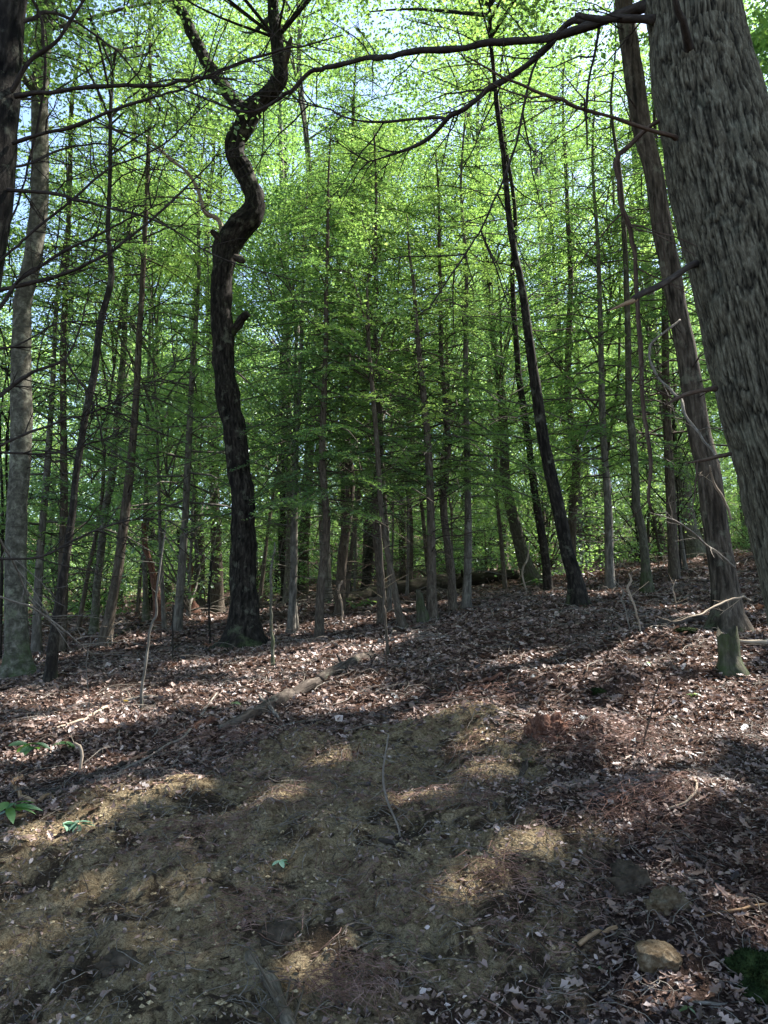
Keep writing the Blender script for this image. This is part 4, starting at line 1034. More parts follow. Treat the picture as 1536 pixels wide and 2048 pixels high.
# snapped stick with an orange end: thing with parts
P_ = [hit(690, 1938), hit(720, 1942), hit(752, 1943)]
bs = np.mean(P_, axis=0)
t = thing("snapped_stick", bs, "short pale snapped stick with an orange heartwood end near the bottom", "stick")
m = MB(); a, b = resample(np.array(P_) + np.array([0, 0, .012]), np.array([.010, .012, .014]), 0.01); tube(m, a, b, 12, 0.5, rough=.15, rs=20, seed=4)
m.build("stick_shaft", M['wood_tan'], t, True, bs)
e = P_[-1] + np.array([0, 0, .014]); m = MB(); a, b = resample(np.array([e, e + [.045, .0, .003]]), np.array([.020, .024]), 0.006); tube(m, a, b, 14, 0.5, rough=.45, rs=30, seed=6)
m.build("broken_end", M['ember'], t, True, bs)

# stones, clods, moss
def lump_bm(mb, c, r3, seed, sub=3, amp=0.35, fq=1.6, tint=0.5, sharp=False):
    import bmesh
    bm = bmesh.new(); bmesh.ops.create_icosphere(bm, subdivisions=sub, radius=1.0)
    V = np.array([v.co[:] for v in bm.verts]); T = np.array([[v.index for v in f.verts] for f in bm.faces]); bm.free()
    n = fbm(V[:, 0] * fq + seed, V[:, 1] * fq, V[:, 2] * fq, o=4, seed=seed)
    if sharp:
        qq = np.random.default_rng(seed)
        for _ in range(14):
            nn_ = qq.normal(size=3); nn_ /= np.linalg.norm(nn_); d_ = 0.62 + 0.25 * qq.random()
            V = V - np.clip(V @ nn_ - d_, 0, None)[:, None] * nn_
        n = n * 0.35
    n2 = fbm(V[:, 0] * 7 + seed, V[:, 1] * 7, V[:, 2] * 7, o=3, seed=seed + 5)
    V = V * (1 + amp * n + amp * 0.28 * n2)[:, None] * np.array(r3) + np.array(c)
    mb.add(V, None, T, tint)
def fuzz(m, n, L, seed):
    V = m.v[0]; T = m.t[0]; q = np.random.default_rng(seed)
    f = T[q.integers(0, len(T), n)]; w3 = q.dirichlet((1, 1, 1), n)
    P = (V[f] * w3[..., None]).sum(1); Nn = np.cross(V[f[:, 1]] - V[f[:, 0]], V[f[:, 2]] - V[f[:, 0]]); Nn /= np.linalg.norm(Nn, axis=1)[:, None]
    D = Nn + q.normal(size=(n, 3)) * .6
    leaves(m, P - Nn * .002, D, q.normal(size=(n, 3)), L * (0.5 + q.random(n)), L * .4, q.random(n))
def lump(name, label, cat, px, py, rx, ry, mat, seed, sink=0.35, amp=0.35, sub=5, depth=0.8, fq=1.6, sharp=False):
    h = hit(px, py); a = axial(h) / F
    m = MB(); c = h + np.array([0, 0.0, ry * a * (1 - 2 * sink)])
    lump_bm(m, c, (rx * a, rx * a * depth, ry * a * 1.15), seed, sub, amp, fq, sharp=sharp)
    if mat == 'moss': fuzz(m, 9000 if rx > 40 else 1500, 0.012, seed)
    return tag(m.build(name, M[mat], None, True, h), label, cat)
lump("rock", "large tan rock resting on leaf litter at lower right", "rock", 1312, 1934, 54, 34, 'rock_tan', 5, 0.38, 0.42, sharp=True)
lump("soil_clod", "big dark clod of soil crumbling at lower right, largest of its kind", "soil clod", 1262, 1775, 48, 34, 'rock_dark', 8, 0.45, 0.6, fq=2.4)
lump("soil_clod", "yellowish clay lump pressed against the big dark clod", "soil clod", 1340, 1812, 42, 28, 'rock_tan', 9, 0.5, 0.6, fq=2.4)
lump("stone", "small dark smooth stone above the big dark clod", "stone", 1190, 1728, 17, 8, 'rock_dark', 10, 0.3, 0.2, 4)
lump("stone", "small tan stone lodged in the clay between the roots mat and the dark stone", "stone", 1098, 1678, 14, 9, 'rock_tan', 11, 0.3, 0.4, 4)
lump("stone", "flat tan pebble just above the small tan stone in the clay", "stone", 1140, 1660, 9, 5, 'rock_tan', 12, 0.3, 0.3, 4)
lump("stone", "blue grey stone lying in the brown root fibres at bottom centre", "stone", 858, 1922, 15, 9, 'rock_dark', 13, 0.3, 0.4, 4)
lump("stone", "tiny pale stone on top of the bank left of the red stump", "stone", 895, 1470, 7, 5, 'rock_tan', 14, 0.2, 0.3, 3)
lump("soil_clod", "dark rooty soil heap at the bottom centre right of the gnarled wood", "soil clod", 560, 1870, 42, 26, 'rock_dark', 15, 0.6, 0.5, fq=2.2)
lump("soil_clod", "dark soil lump beside the bottom left edge of the clay", "soil clod", 245, 1925, 50, 26, 'rock_dark', 18, 0.7, 0.5, fq=2.2)
lump("moss_mound", "deep green moss mound in the bottom right corner", "moss", 1552, 1975, 80, 50, 'moss', 16, 0.45, 0.6, fq=2.6)
lump("moss_cushion", "bright green moss cushion by the pale log end", "moss", 1372, 1262, 22, 5, 'moss', 17, 0.4, 0.5)
lump("moss_cushion", "small green moss cushion in litter right of centre", "moss", 1195, 1385, 16, 6, 'moss', 19, 0.4, 0.5)
lump("rotten_stump", "crumbling red rotten stump in the bright litter with a dark hollow side", "stump", 1098, 1462, 42, 30, 'wood_red', 20, 0.6, 0.75, fq=3.2)
lump("fungus", "yellow fungus on the pale fallen branch's end", "fungus", 250, 1408, 8, 4, 'sulphur', 21, 0.1, 0.5, 3)

# seedlings and green sprigs
def sprig(name, label, cat, px, py, h_, n, L, mat='leaf', seed=1, spread=0.06, wid=0.45, tall=True):
    g = hit(px, py); r = np.random.default_rng(seed)
    t = thing(name, g, label, cat)
    m = MB(); tips = []
    for i in range(max(1, n // 4)):
        a = r.random() * 6.28; e = np.array([math.cos(a) * spread, math.sin(a) * spread, h_ * (0.6 + 0.5 * r.random())])
        v = np.linspace(0, 1, 5); P = g + e * v[:, None]; P[:, 2] += 0.1 * h_ * np.sin(v * 3); P[0, 2] -= 0.02
        tube(m, P, 0.0025 * (1 - 0.5 * v) * (1 + h_ * 2), 5, 0.5); tips.append(P)
    m.build("stem", M['twig_brown'], t, True, g)
    for i in range(n):
        P = tips[i % len(tips)]; c = P[-1] if (i // len(tips)) % 2 == 0 else P[3]
        a = i * 2.4 + r.random(); D = np.array([math.cos(a), math.sin(a), 0.12 * r.normal() - 0.1])
        l = L * (0.7 + 0.5 * r.random())
        lm = MB(); blade(lm, c, D, np.array([0, 0, 1.]) + 0.3 * r.normal(size=3), l, l * wid, 0.25 + 0.6 * r.random())
        lm.build("leaf", M[mat], t, True, g)
    return t
def blade(mb, C, D, N, L, W, tint, curl=0.18):
    D = D / np.linalg.norm(D); S = np.cross(N, D); S /= np.linalg.norm(S); N2 = np.cross(D, S)
    u = np.linspace(0, 1, 7); w = np.sin(np.pi * np.clip(u, 0.0, 1) ** 0.85) ** 0.8 * W / 2; w[0] = W * .03; w[-1] = W * .01
    mid = C + D * (u * L)[:, None] + N2 * (-curl * L * u ** 2)[:, None]
    a = mid + S * w[:, None] + N2 * (0.12 * w)[:, None] * 2; b = mid - S * w[:, None] + N2 * (0.12 * w)[:, None] * 2
    V = np.vstack([a, mid, b]); i = np.arange(6)
    mb.add(V, np.vstack([np.stack([i, i + 7, i + 8, i + 1], 1), np.stack([i + 7, i + 14, i + 15, i + 8], 1)]), None, tint)
sprig("seedling", "bright green broad leaved seedling at the left, above the dark curved branch", "seedling", 60, 1530, 0.14, 9, 0.12, 'glossy', 1, 0.03)
sprig("seedling", "smaller green seedling right of the bright broad leaved one", "seedling", 128, 1510, 0.12, 6, 0.10, 'glossy', 2, 0.03)
sprig("seedling", "yellow green sprig with long narrow leaves at the left edge", "seedling", 14, 1655, 0.16, 12, 0.15, 'glossy', 3, 0.03, 0.3)
sprig("seedling", "blue green leafy sprig lying on the clay near the left edge", "seedling", 142, 1668, 0.08, 14, 0.085, 'palegreen', 4, 0.05)
sprig("seedling", "small green sprig flat on the clay left of the pale leaning stick", "seedling", 558, 1732, 0.03, 6, 0.055, 'palegreen', 5, 0.02)
sprig("seedling", "tiny bright green sprout at the foot of the red rotten stump", "seedling", 1055, 1530, 0.03, 3, 0.045, 'leaf', 6, 0.01)
sprig("seedling", "dark green sprig beside the fallen log's lower end", "seedling", 478, 1416, 0.05, 6, 0.06, 'leaf', 7, 0.05)
sprig("fern_patch", "dense low green fern patch behind the white tipped dead stem", "fern", 700, 1222, 0.25, 26, 0.22, 'leaf', 8, 0.5, 0.35)
sprig("leafy_shoot", "bright leafy shoot before the black foot of the shadowed tree", "seedling", 1082, 1178, 0.22, 9, 0.17, 'leaf', 9, 0.08)
sprig("seedling", "green seedling low in the shade at the foot of the white zigzag stem", "seedling", 1282, 1335, 0.06, 5, 0.07, 'leaf', 10, 0.05)
sprig("seedling", "small green leaf pair in litter on the far right above the root mat", "seedling", 1385, 1398, 0.05, 4, 0.06, 'leaf', 11, 0.03)
sprig("leafy_sprig", "big waxy leaved sprig against the brown trunk right of the bushes", "shrub", 1318, 1140, 0.75, 16, 0.17, 'glossy', 12, 0.18)
sprig("seedling", "tiny green sprout at the bottom right, below the tan rock", "seedling", 1368, 2030, 0.03, 4, 0.04, 'leaf', 13, 0.02)
def fallen(label, px, py, L, W, ang, mat, seed, name="fallen_leaf"):
    g = hit(px, py) + np.array([0, 0, 0.012]); m = MB()
    nrm = np.array([-0.1, -0.22, 1.0])
    blade(m, g, np.array([math.cos(ang), math.sin(ang), 0.05]), nrm, L, W, 0.6, 0.05)
    if seed:
        for s in (-1, 1):
            blade(m, g + np.array([math.cos(ang), math.sin(ang), .0]) * L * .4 + [0, 0, .003], np.array([math.cos(ang + s * .9), math.sin(ang + s * .9), 0.05]), nrm, L * .5, W * .6, 0.6, 0.05)
    return tag(m.build(name, M[mat], None, True, g), label, "leaf")
fallen("pale green oval leaf on the dark soil at bottom left, above the lobed one", 265, 1950, 0.07, 0.045, 0.3, 'palegreen', 0)
fallen("pale green lobed leaf below the oval one at bottom left", 258, 2028, 0.09, 0.045, 1.2, 'palegreen', 1)
fallen("pale blue green leaf beside the crooked root at left", 136, 1612, 0.05, 0.04, 0.2, 'palegreen', 0)
fallen("pale leaf in the litter above the grey fallen log's lower end", 424, 1418, 0.06, 0.05, 0.4, 'palegreen', 0)
fallen("green leaf resting on the litter near the fallen log", 540, 1390, 0.06, 0.05, 1.1, 'leaf', 0)
fallen("lime green oak leaf left of the tan rock", 1216, 1950, 0.055, 0.03, 2.0, 'leaf', 1)

# bushes right of centre
def bush(px, py, w_, h_, n, label, seed, ls=0.13, name="bush", D=None):
    g = hit(px, py); r = np.random.default_rng(seed)
    t = thing(name, g, label, "bush")
    m = MB(); lm = MB()
    for i in range(n):
        a = r.random() * 6.28; e = np.array([math.cos(a) * w_ * r.random(), math.sin(a) * w_ * r.random() * 0.7, h_ * (0.3 + 0.75 * r.random())])
        v = np.linspace(0, 1, 5); P = g + e * v[:, None]; P[:, 2] += 0.12 * h_ * np.sin(v * 3); P[:, 2] -= 0.03
        tube(m, P, 0.007 * (1 - 0.6 * v), 4, 0.5); q = P[-1]
        k = 9; aa = np.linspace(0, 6.28, k) + r.random()
        D_ = np.stack([np.cos(aa), np.sin(aa), -0.15 + 0.25 * r.normal(size=k)], 1)
        leaves(lm, np.repeat(q[None], k, 0), D_, np.array([0, 0, 1.]) + r.normal(size=(k, 3)) * .25, ls * (0.7 + .5 * r.random(k)), ls * 0.33, 0.2 + 0.6 * r.random(k), 0.05)
    m.build("stems", M['twig_brown'], t, False, g); lm.build("leaves", M['glossy'], t, False, g)
bush(1225, 1128, 1.1, 0.95, 70, "dense green rhododendron bush right of the forked dark trunk", 1)
bush(1180, 1120, 0.6, 0.6, 26, "lower green bush at the left flank of the rhododendron", 2)
bush(935, 1150, 1.4, 0.7, 50, "light green low shrub beyond the mossy log, behind three thin stems", 3)

# ------------------------------------------------------------------ the depth of the wood
def low_crown(tp_seed, height, rb, bark, rad, nc, per, ls, base=0.15):
    t = make_template('broad', tp_seed, height, rb, bark, base=base, rad=rad, nc=nc, per=per, ls=ls, bl=0.8, nb=8, lm='leaf_low')
    return t
FAR = [low_crown(401, 13, 0.12, 'bark_grey', 4.4, 150, 80, 0.15), low_crown(402, 16, 0.14, 'bark_brown', 4.8, 160, 80, 0.16)]
THK = [low_crown(411, 3.6, 0.03, 'bark_dark', 2.0, 80, 90, 0.075), low_crown(412, 2.6, 0.022, 'bark_brown', 1.7, 70, 90, 0.07), low_crown(413, 5.5, 0.04, 'bark_grey', 2.4, 100, 90, 0.085)]
placed = [(float(o.location.x), float(o.location.y)) for o in sc.objects if o.parent is None and "tree" in o.name]
def free(x, y, d):
    return all((x - a) ** 2 + (y - b) ** 2 > d * d for a, b in placed)
r = np.random.default_rng(99)
G1 = ("tall slender tree standing among others far back in the wood", "tree", "tall slender trees far back in the wood")
G2 = ("feathery dark green hemlock standing among others deep in the wood", "hemlock tree", "feathery hemlocks deep in the wood")
G3 = ("thin leafy young tree in the shady undergrowth far back", "young tree", "thin leafy young trees in the undergrowth")
G4 = ("bright leafy tree in the dense green backdrop, clothed in leaves almost to the ground", "tree", "leafy trees closing the view at the back")
G5 = ("tree added overhead, its leafy crown there to shade the ground", "tree", "trees added around the viewer for shade")
ANCH = [(38, "the pale mossy footed tree"), (208, "the leaning brown trunk"), (318, "the red snag"), (487, "the crooked black tree"), (652, "the broad grey trunk"),
        (863, "the young hemlock"), (1065, "the lichened trunk"), (1158, "the open ground pine"), (1295, "the mossy dark foot"), (1396, "the stout trunk"), (1530, "the huge trunk")]
NUMW = ["first", "second", "third", "fourth", "fifth", "sixth", "seventh", "eighth", "ninth", "tenth", "eleventh", "twelfth", "thirteenth"]
def name_by_gap(L, kindw):
    """the label names the gap between two easy landmarks and the place in it from the left"""
    gaps = {}
    for t in L:
        x, y, z = t.location
        px = 768 + F * x / (y * math.cos(PITCH) + (z - EYE[2]) * math.sin(PITCH))
        i = sum(1 for a, _ in ANCH if a < px)
        gaps.setdefault(i, []).append((px, t))
    for i, g in gaps.items():
        g.sort(key=lambda q: q[0])
        for k, (px, t) in enumerate(g):
            n = NUMW[min(k, 12)]
            if i == 0: w = "left of " + ANCH[0][1]
            elif i == len(ANCH): w = "right of " + ANCH[-1][1]
            else: w = "between " + ANCH[i - 1][1] + " and " + ANCH[i][1].replace("the ", "")
            t["label"] = "%s, %s from left %s" % (kindw, n, w)
def scatter(n, tps, ymin, ymax, dmin, names, G, smin=0.85, smax=1.2, wide=1.05, kindw="tree"):
    c = 0; tries = 0; L = []
    while c < n and tries < n * 60:
        tries += 1
        y = ymin + (ymax - ymin) * r.random() ** 0.85
        x = (r.random() * 2 - 1) * (0.56 * y * wide + 1.5)
        if not free(x, y, dmin): continue
        placed.append((x, y))
        i = int(r.integers(len(tps)))
        L.append(plant_tree(tps[i], names, x, y, smin + (smax - smin) * r.random(), r.random() * 6.28, *G))
        c += 1
    name_by_gap(L, kindw)
scatter(18, TALL, 18, 42, 2.4, "tall_tree", G1, kindw="slender distant tree")
scatter(12, HEM, 16, 34, 1.8, "hemlock", G2, kindw="distant hemlock")
scatter(30, UND, 13, 34, 1.0, "young_tree", G3, kindw="thin leafy tree")
scatter(48, THK, 19, 42, 1.2, "undergrowth_bush", ("x", "bush", "leafy bushes of the undergrowth"), 0.8, 1.3, 1.1, kindw="undergrowth bush")
scatter(50, FAR, 34, 80, 2.2, "backdrop_tree", G4, 0.9, 1.4, 1.2, kindw="farthest tree")
SAP = [make_template('broad', 501, 8.5, 0.04, 'bark_grey', base=2.6, rad=2.0, nc=90, per=120, ls=0.062, lm='leaf_low', bl=0.9, nb=16, b0=0.8, b1=3.5, lean=0.06),
       make_template('broad', 502, 10.5, 0.05, 'bark_brown', base=3.4, rad=2.4, nc=110, per=120, ls=0.066, lm='leaf_low', bl=1.0, nb=16, b0=0.8, b1=4, lean=0.09),
       make_template('broad', 503, 6.5, 0.03, 'bark_dark', base=1.8, rad=1.7, nc=70, per=120, ls=0.055, lm='leaf_low', bl=0.8, nb=12, b0=0.6, b1=2.5, lean=0.05)]
for px, D, i, s, lab in [(600, 13.0, 0, 1.0, "leafy sapling tree just right of the crooked black tree, in layered sprays"), (690, 16.0, 1, 1.0, "leafy tree behind the white tipped dead stem, in layered sprays"),
        (780, 14.5, 0, 1.1, "leafy tree between the thin leaning trunk and the young hemlock"), (905, 15.5, 1, 1.0, "leafy tree just right of the young hemlock, in layered sprays"),
        (1010, 17.5, 1, 1.1, "leafy tree behind the lichened leaning trunk"), (340, 15.0, 0, 1.1, "leafy tree behind the red snag, in layered sprays"),
        (165, 16.0, 1, 1.0, "leafy tree behind the thin crooked dark trunk"), (1210, 16.5, 1, 1.05, "leafy tree rising out of the rhododendron bushes"),
        (1370, 18.0, 0, 1.2, "leafy tree behind the stout grey brown trunk"), (520, 19.0, 1, 1.1, "leafy tree hidden behind the crooked black tree's lower stem"),
        (20, 12.5, 2, 1.1, "low leafy tree at the left edge behind the pale mossy tree"), (860, 21.0, 1, 1.3, "tall leafy tree far behind the young hemlock")]:
    p = at(px, 1100, D); placed.append((p[0], D))
    plant_tree(SAP[i], "leafy_tree", p[0], D, s, r.random() * 6.28, lab, "leafy tree", None)
# chosen hemlocks of the middle distance
for px, D, i, s, lab in [(765, 12.4, 0, 0.72, "full dark green hemlock between the thin leaning trunk and the young hemlock"), (640, 11.6, 0, 0.66, "full dark green hemlock in front of the broad grey trunk"),
                         (905, 12.6, 0, 0.68, "full dark green hemlock just right of the young hemlock"), (680, 14.5, 0, 0.95, "feathery hemlock left of the young hemlock's pointed top, in the middle"), (930, 13.2, 2, 1.1, "low feathery hemlock right of the young hemlock, in the middle"),
                         (1215, 14.5, 2, 1.25, "dark feathery hemlock between the tall leaning brown trunk and the huge trunk"), (1140, 18, 0, 1.1, "feathery hemlock behind the kinked forked trunk"),
                         (360, 14.0, 2, 1.2, "feathery hemlock left of the crooked black tree"), (90, 13.0, 2, 1.1, "feathery hemlock behind the pale mossy footed tree"),
                         (585, 12.5, 2, 1.0, "small hemlock close behind the crooked black tree"), (1345, 15.0, 0, 1.0, "feathery hemlock behind the stout grey brown trunk")]:
    p = at(px, 1100, D); placed.append((p[0], D))
    plant_tree(HEM[i], "hemlock", p[0], D, s, r.random() * 6.28, lab, "hemlock tree", None)
# trees added beside the view and behind the viewer, for their shade
SHD = make_template('broad', 601, 18, 0.20, 'bark_grey', base=7.5, rad=4.6, nc=250, per=130, ls=0.125, lm='needle', bl=1.2, nb=3, lstep=12)
for x, y, s, lab in [(6.6, 4.4, 1.0, "nearest one right of the huge furrowed trunk, out past the edge"), (8.6, 11.4, 1.0, "second one right of the huge furrowed trunk, out past the edge"),
                     (11.0, 7.0, 1.05, "third one right of the huge furrowed trunk, out past the edge"), (7.6, -0.5, 0.95, "one standing level with the viewer at the right"),
                     (-8.2, 6.0, 0.9, "nearest one left of the pale mossy tree, out past the edge"), (-10.5, 12.0, 0.9, "second one left of the pale mossy tree, out past the edge"), (15.5, 18.0, 1.1, "farthest one right of the huge furrowed trunk, out past the edge"), (13.0, 14.5, 1.05, "fourth one right of the huge furrowed trunk, out past the edge")]:
    plant_tree(SHD, "shade_tree", x, y, s, r.random() * 6.28, lab, "tree", "trees added around the viewer for shade")

# ------------------------------------------------------------------ litter
def scatter_xy(n, y0, y1, seed, edge=0.62):
    q = np.random.default_rng(seed)
    y = np.sqrt(q.random(n) * (y1 ** 2 - y0 ** 2) + y0 ** 2)
    x = (q.random(n) * 2 - 1) * (edge * y + 0.4)
    return x, y, q
def surf(x, y):
    cl = clay(x, y)
    return H(x, y) + relief(x, y, cl), cl
def dead_leaves(mb, x, y, q, Lm, keep_clay=0.24, lift=0.02):
    z, cl = surf(x, y)
    k = q.random(len(x)) > cl * (1 - keep_clay) * 1.1
    k &= (fbm(x * 1.3, y * 1.3, o=3, seed=61) * 0.9 + q.random(len(x))) > 0.12
    x, y, z = x[k], y[k], z[k]; n = len(x)
    L = Lm * (0.35 + 0.5 * q.random(n) + 0.9 * q.random(n) ** 4); W = L * (0.28 + 0.45 * q.random(n))
    a = q.random(n) * 6.283
    N = np.stack([q.normal(size=n) * .6, q.normal(size=n) * .6 - 0.1, np.ones(n)], 1); N /= np.linalg.norm(N, axis=1)[:, None]
    D = np.stack([np.cos(a), np.sin(a), np.zeros(n)], 1); D -= N * (D * N).sum(1)[:, None]; D /= np.linalg.norm(D, axis=1)[:, None]
    S = np.cross(N, D)
    us = np.array([0, .33, .33, .33, .70, .70, .70, 1.0]); ws = np.array([0, -1, 0, 1, -.8, 0, .8, 0])
    cu = (q.random(n) - 0.35) * 0.9; cs = q.random(n) * 0.9 - 0.1
    C = np.stack([x, y, z + lift * q.random(n) + 0.004], 1)
    V = C[:, None, :] + D[:, None, :] * ((us - .5)[None, :, None] * L[:, None, None]) + S[:, None, :] * ((ws[None, :] * (0.45 + 1.0 * q.random((n, 8))))[..., None] * W[:, None, None] * .5) \
        + N[:, None, :] * ((cu[:, None] * (us - .5)[None, :] ** 2 * 1.2 * L[:, None] + cs[:, None] * np.abs(ws)[None, :] * W[:, None] * 0.4)[..., None])
    b = np.arange(n)[:, None] * 8
    Qd = np.concatenate([b + np.array([[1, 2, 5, 4]]), b + np.array([[2, 3, 6, 5]])])
    Tr = np.concatenate([b + np.array([[0, 2, 1]]), b + np.array([[0, 3, 2]]), b + np.array([[4, 5, 7]]), b + np.array([[5, 6, 7]])])
    tn = np.clip(0.46 + 0.22 * q.normal(size=n) + 0.12 * fbm(x * 2, y * 2, o=2, seed=71), 0, 1)
    mb.add(V.reshape(-1, 3), Qd, Tr, np.repeat(tn, 8))
mb = MB()
for n, y0, y1, L, sd_ in [(56000, 1.9, 6.0, 0.036, 1), (52000, 5.6, 9.5, 0.055, 2), (50000, 9, 15, 0.08, 3), (36000, 14, 30, 0.13, 4), (9000, 28, 60, 0.25, 5)]:
    x, y, q = scatter_xy(n, y0, y1, sd_)
    dead_leaves(mb, x, y, q, L, lift=0.25 * L)
def oak_leaves(mb, n, y0, y1, Lm, seed):
    x, y, q = scatter_xy(n, y0, y1, seed)
    z, cl = surf(x, y); k = (q.random(n) > cl * 0.9) & (fbm(x * 1.7, y * 1.7, o=2, seed=63) + q.random(n) > 0.35) & (q.random(n) > 1.3 * (poly_sd(x, y, CLAY) / 0.5 + 0.2))
    x, y, z = x[k], y[k], z[k]; n = len(x)
    us = np.array([0, .14, .28, .42, .56, .72, .88, 1.0]); ws = np.array([.04, .5, .22, .95, .40, .85, .4, .03])
    L = Lm * (0.6 + 0.7 * q.random(n)); W = L * (0.5 + .2 * q.random(n)); a = q.random(n) * 6.283
    N = np.stack([q.normal(size=n) * .4, q.normal(size=n) * .4 - 0.15, np.ones(n)], 1); N /= np.linalg.norm(N, axis=1)[:, None]
    D = np.stack([np.cos(a), np.sin(a), 0 * a], 1); D -= N * (D * N).sum(1)[:, None]; D /= np.linalg.norm(D, axis=1)[:, None]
    S = np.cross(N, D); C = np.stack([x, y, z + 0.012 + 0.015 * q.random(n)], 1)
    cu = (q.random(n) - .3) * 1.0; cs = q.random(n) * 0.8 - .1
    rows = []
    for sg in (-1, 0, 1):
        wv = ws[None, :] * (0.7 + .5 * q.random((n, 8))) * abs(sg)
        rows.append(C[:, None] + D[:, None] * ((us - .5)[None, :, None] * L[:, None, None]) + S[:, None] * (sg * wv * W[:, None] * .5)[..., None]
                    + N[:, None] * ((cu[:, None] * (us - .5)[None] ** 2 * L[:, None]) + cs[:, None] * wv * W[:, None] * .45 * (0.5 + q.random((n, 8))))[..., None])
    V = np.stack(rows, 2)          # n,8,3,3
    b = np.arange(n)[:, None, None] * 24 + np.arange(7)[None, :, None] * 3
    j = np.arange(2)[None, None, :]
    Q = np.stack([b + j, b + j + 1, b + 3 + j + 1, b + 3 + j], -1).reshape(-1, 4)
    mb.add(V.reshape(-1, 3), Q, None, np.repeat(np.clip(0.40 + .22 * q.normal(size=n), 0, 1), 24))
oak_leaves(mb, 3000, 1.9, 4.8, 0.068, 31); oak_leaves(mb, 6500, 4.5, 8.5, 0.075, 32); oak_leaves(mb, 5000, 8.5, 13, 0.11, 33)
tag(mb.build("leaf_litter", M['litter'], None, False), "brown and pinkish dead leaves covering the forest floor", "leaf litter", None, 'stuff')

# slivers, needles and shredded bark
mb = MB()
for n, y0, y1, L, sd_ in [(60000, 1.9, 5.5, 0.026, 11), (36000, 5, 9, 0.035, 12), (16000, 9, 16, 0.05, 13)]:
    x, y, q = scatter_xy(n, y0, y1, sd_)
    z, cl = surf(x, y); k = (q.random(n) > cl * 0.62) & (fbm(x * 2.1, y * 2.1, o=3, seed=62) + q.random(n) * 1.2 > 0.25); x, y, z = x[k], y[k], z[k]; m_ = len(x)
    D = np.stack([q.normal(size=m_), q.normal(size=m_), q.normal(size=m_) * .35], 1); N = np.array([0, 0, 1.]) + q.normal(size=(m_, 3)) * .4
    LL = L * (0.4 + 1.2 * q.random(m_))
    leaves(mb, np.stack([x, y, z + 0.012 * q.random(m_)], 1), D, N, LL, LL * (0.12 + 0.2 * q.random(m_)), np.clip(0.42 + 0.22 * q.normal(size=m_), 0, 1), 0.03)
tag(mb.build("forest_duff", M['litter'], None, False), "fine brown shreds, needles and bits of bark strewn over the soil", "duff", None, 'stuff')

# twigs and root fibres
def fibres(name, mat, label, cat, spec, seed, kclay=None):
    mb = MB(); q = np.random.default_rng(seed)
    Vs, Qs = [], []; off = 0
    for n, y0, y1, L, rad, wob, lift in spec:
        x, y, q = scatter_xy(n, y0, y1, seed + n)
        z, cl = surf(x, y)
        if kclay is not None: k = kclay(x, y, cl, q); x, y = x[k], y[k]; n = len(x)
        m_ = 7; u = np.linspace(0, 1, m_)
        a = q.random(n) * 6.283; LL = L * (0.3 + 1.1 * q.random(n) ** 1.5)
        tw = q.normal(size=n) * wob
        ang = a[:, None] + tw[:, None] * (u - .5)[None, :] * 2 + q.normal(size=(n, m_)) * 0.18
        st_ = (LL / (m_ - 1))[:, None]
        px = x[:, None] + np.cumsum(np.cos(ang) * st_, 1); py = y[:, None] + np.cumsum(np.sin(ang) * st_, 1)
        zz, _ = surf(px.ravel(), py.ravel()); zz = zz.reshape(px.shape)
        zz = zz.mean(1, keepdims=True) * 0.5 + zz * 0.5 + 0.004 + (lift * q.random(n))[:, None] * np.sin(u * 3.14 + 0.2)[None, :] + (q.random(n) ** 3 * lift)[:, None] * u[None, :]
        P = np.stack([px, py, zz], -1)
        R = (rad * (0.5 + q.random(n)))[:, None] * (1 - 0.6 * u)[None, :]
        T = np.gradient(P, axis=1); T /= np.linalg.norm(T, axis=2, keepdims=True) + 1e-9
        S = np.cross(T, np.array([0, 0, 1.])); S /= np.linalg.norm(S, axis=2, keepdims=True) + 1e-9
        Nn = np.cross(S, T)
        ring = [S, -S * .5 + Nn * .87, -S * .5 - Nn * .87]
        V = np.stack([P + rr * R[..., None] for rr in ring], 2)      # n,m,3,3
        b = (np.arange(n) * m_ * 3)[:, None, None] + (np.arange(m_ - 1) * 3)[None, :, None]
        j = np.arange(3)[None, None, :]; j2 = (j + 1) % 3
        Q = np.stack([b + j, b + j2, b + 3 + j2, b + 3 + j], -1).reshape(-1, 4)
        mb.add(V.reshape(-1, 3), Q, None, np.repeat(np.clip(0.5 + 0.25 * q.normal(size=n), 0, 1), m_ * 3))
    return tag(mb.build(name, M[mat], None, True), label, cat, None, 'stuff')
fibres("fallen_twigs", 'twig_grey', "small grey twigs strewn all over the leaf litter", "twigs",
       [(2600, 1.9, 5.5, 0.24, 0.0020, 1.0, 0.04), (1100, 5, 9, 0.40, 0.0035, 0.8, 0.07), (900, 9, 16, 0.7, 0.006, 0.7, 0.12), (500, 15, 28, 1.2, 0.011, 0.6, 0.2)], 5)
fibres("root_fibres", 'root', "reddish brown root fibres matted over the torn soil", "root fibres",
       [(16000, 1.9, 4.6, 0.11, 0.0011, 1.6, 0.025), (700, 1.9, 5.2, 0.45, 0.0022, 1.2, 0.03), (9000, 4.4, 7, 0.15, 0.0015, 1.6, 0.03)], 6,
       lambda x, y, cl, q: (fbm(x * 1.9, y * 1.9, o=3, seed=81) > 0.12) & (q.random(len(x)) < 0.5 + cl))
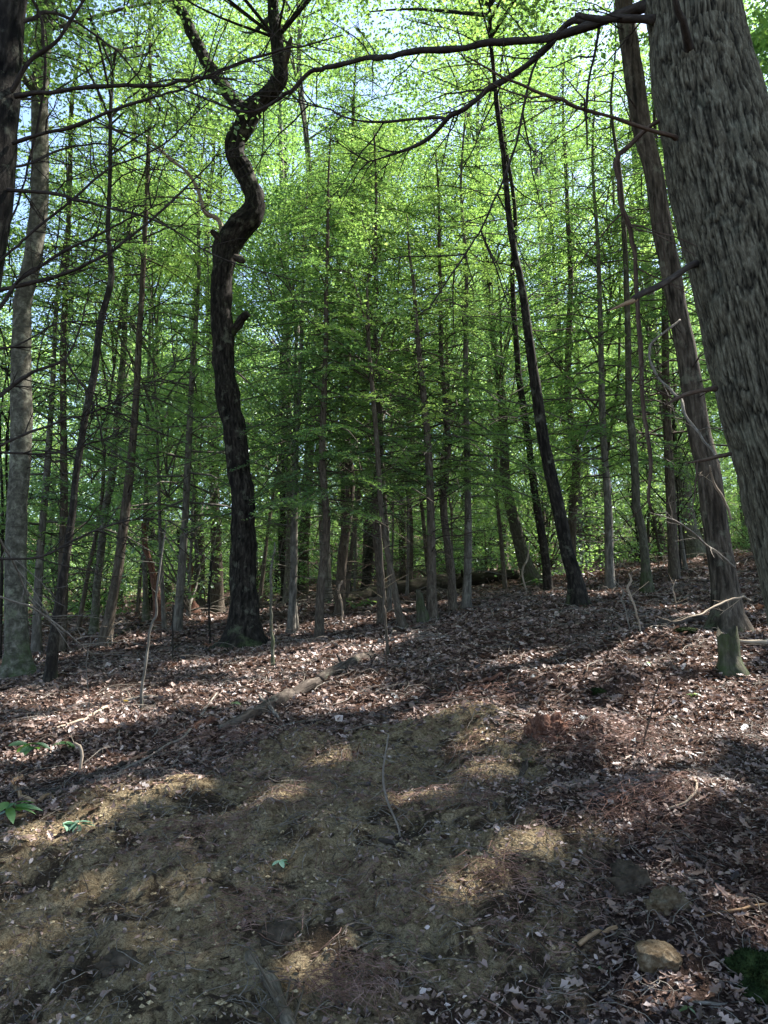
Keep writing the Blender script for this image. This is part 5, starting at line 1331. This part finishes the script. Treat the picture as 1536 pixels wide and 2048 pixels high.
# dense reddish root mats where the bank was torn
def mat_at(px, py, w_, h_, n, seed, label, L=0.12, rad=0.0013):
    g = hit(px, py); q = np.random.default_rng(seed); a = axial(g) / F; m = MB()
    for i in range(n):
        c = g + np.array([q.normal() * w_ * a * .5, q.normal() * h_ * a * 1.2, 0]); rr_ = ((c[0] - g[0]) / (w_ * a)) ** 2 + ((c[1] - g[1]) / (h_ * a * 2.4)) ** 2; c[2] = h1(c[0], c[1]) + 0.02 + (0.05 + 0.09 * math.exp(-2 * rr_)) * q.random()
        ang = q.random() * 6.28; e = np.array([math.cos(ang), math.sin(ang) - .4, -0.35 * q.random()]); v = np.linspace(0, 1, 7)
        P = wiggle(c + e * (v * L * (0.4 + q.random()))[:, None], 0.03, int(q.integers(5000)))
        tube(m, P, rad * (1 - .6 * v) * (0.6 + q.random()), 3, float(np.clip(0.5 + .3 * q.normal(), 0, 1)), cap=False)
    return tag(m.build("root_mat", M['root'], None, True, g), label, "root mat", None, 'stuff')
mat_at(1290, 1620, 130, 38, 420, 1, "reddish purple mat of fine roots on the sunny heap at right")
mat_at(1190, 1480, 150, 26, 420, 7, "bright pinkish mulch of shredded roots in the sun by the red rotten stump")
mat_at(1000, 1400, 170, 14, 200, 8, "dark reddish rootlets over the litter left of the red rotten stump")
mat_at(450, 1490, 120, 28, 240, 2, "dark brown fringe of roots hanging over the clay below the fallen log")
mat_at(700, 1990, 110, 30, 320, 3, "dense dark red root fibres at the bottom middle")
mat_at(1010, 1780, 120, 50, 220, 4, "brown root fibres over the dark soil right of the clay")
mat_at(500, 1850, 90, 36, 160, 5, "thin brown rootlets around the gnarled wood")

# clay crumbs and pebbles
mb = MB(); x, y, q = scatter_xy(42000, 1.9, 6.6, 21, 0.58)
z, cl = surf(x, y); k = (cl > 0.25 + 0.5 * q.random(len(x))) & (fbm(x * 4, y * 4, o=3, seed=91) + q.random(len(x)) > 0.35); x, y, z = x[k], y[k], z[k]; n = len(x)
oc = np.array([(1, 0, 0), (-1, 0, 0), (0, 1, 0), (0, -1, 0), (0, 0, 1), (0, 0, -1)], float)
of = np.array([(0, 2, 4), (2, 1, 4), (1, 3, 4), (3, 0, 4), (2, 0, 5), (1, 2, 5), (3, 1, 5), (0, 3, 5)])
s = 0.0022 + 0.016 * q.random(n) ** 6
V = np.stack([x, y, z], 1)[:, None, :] + oc[None] * (s[:, None] * (0.5 + .8 * q.random((n, 6))) * np.array([1.2, 1.2, 1., 1., .75, .75]))[..., None]
mb.add(V.reshape(-1, 3), None, (np.arange(n)[:, None, None] * 6 + of[None]).reshape(-1, 3), np.repeat(q.random(n), 6))
tag(mb.build("clay_crumbs", M['crumb'], None, False), "crumbs and small pebbles of tan clay on the bare bank", "soil crumbs", None, 'stuff')
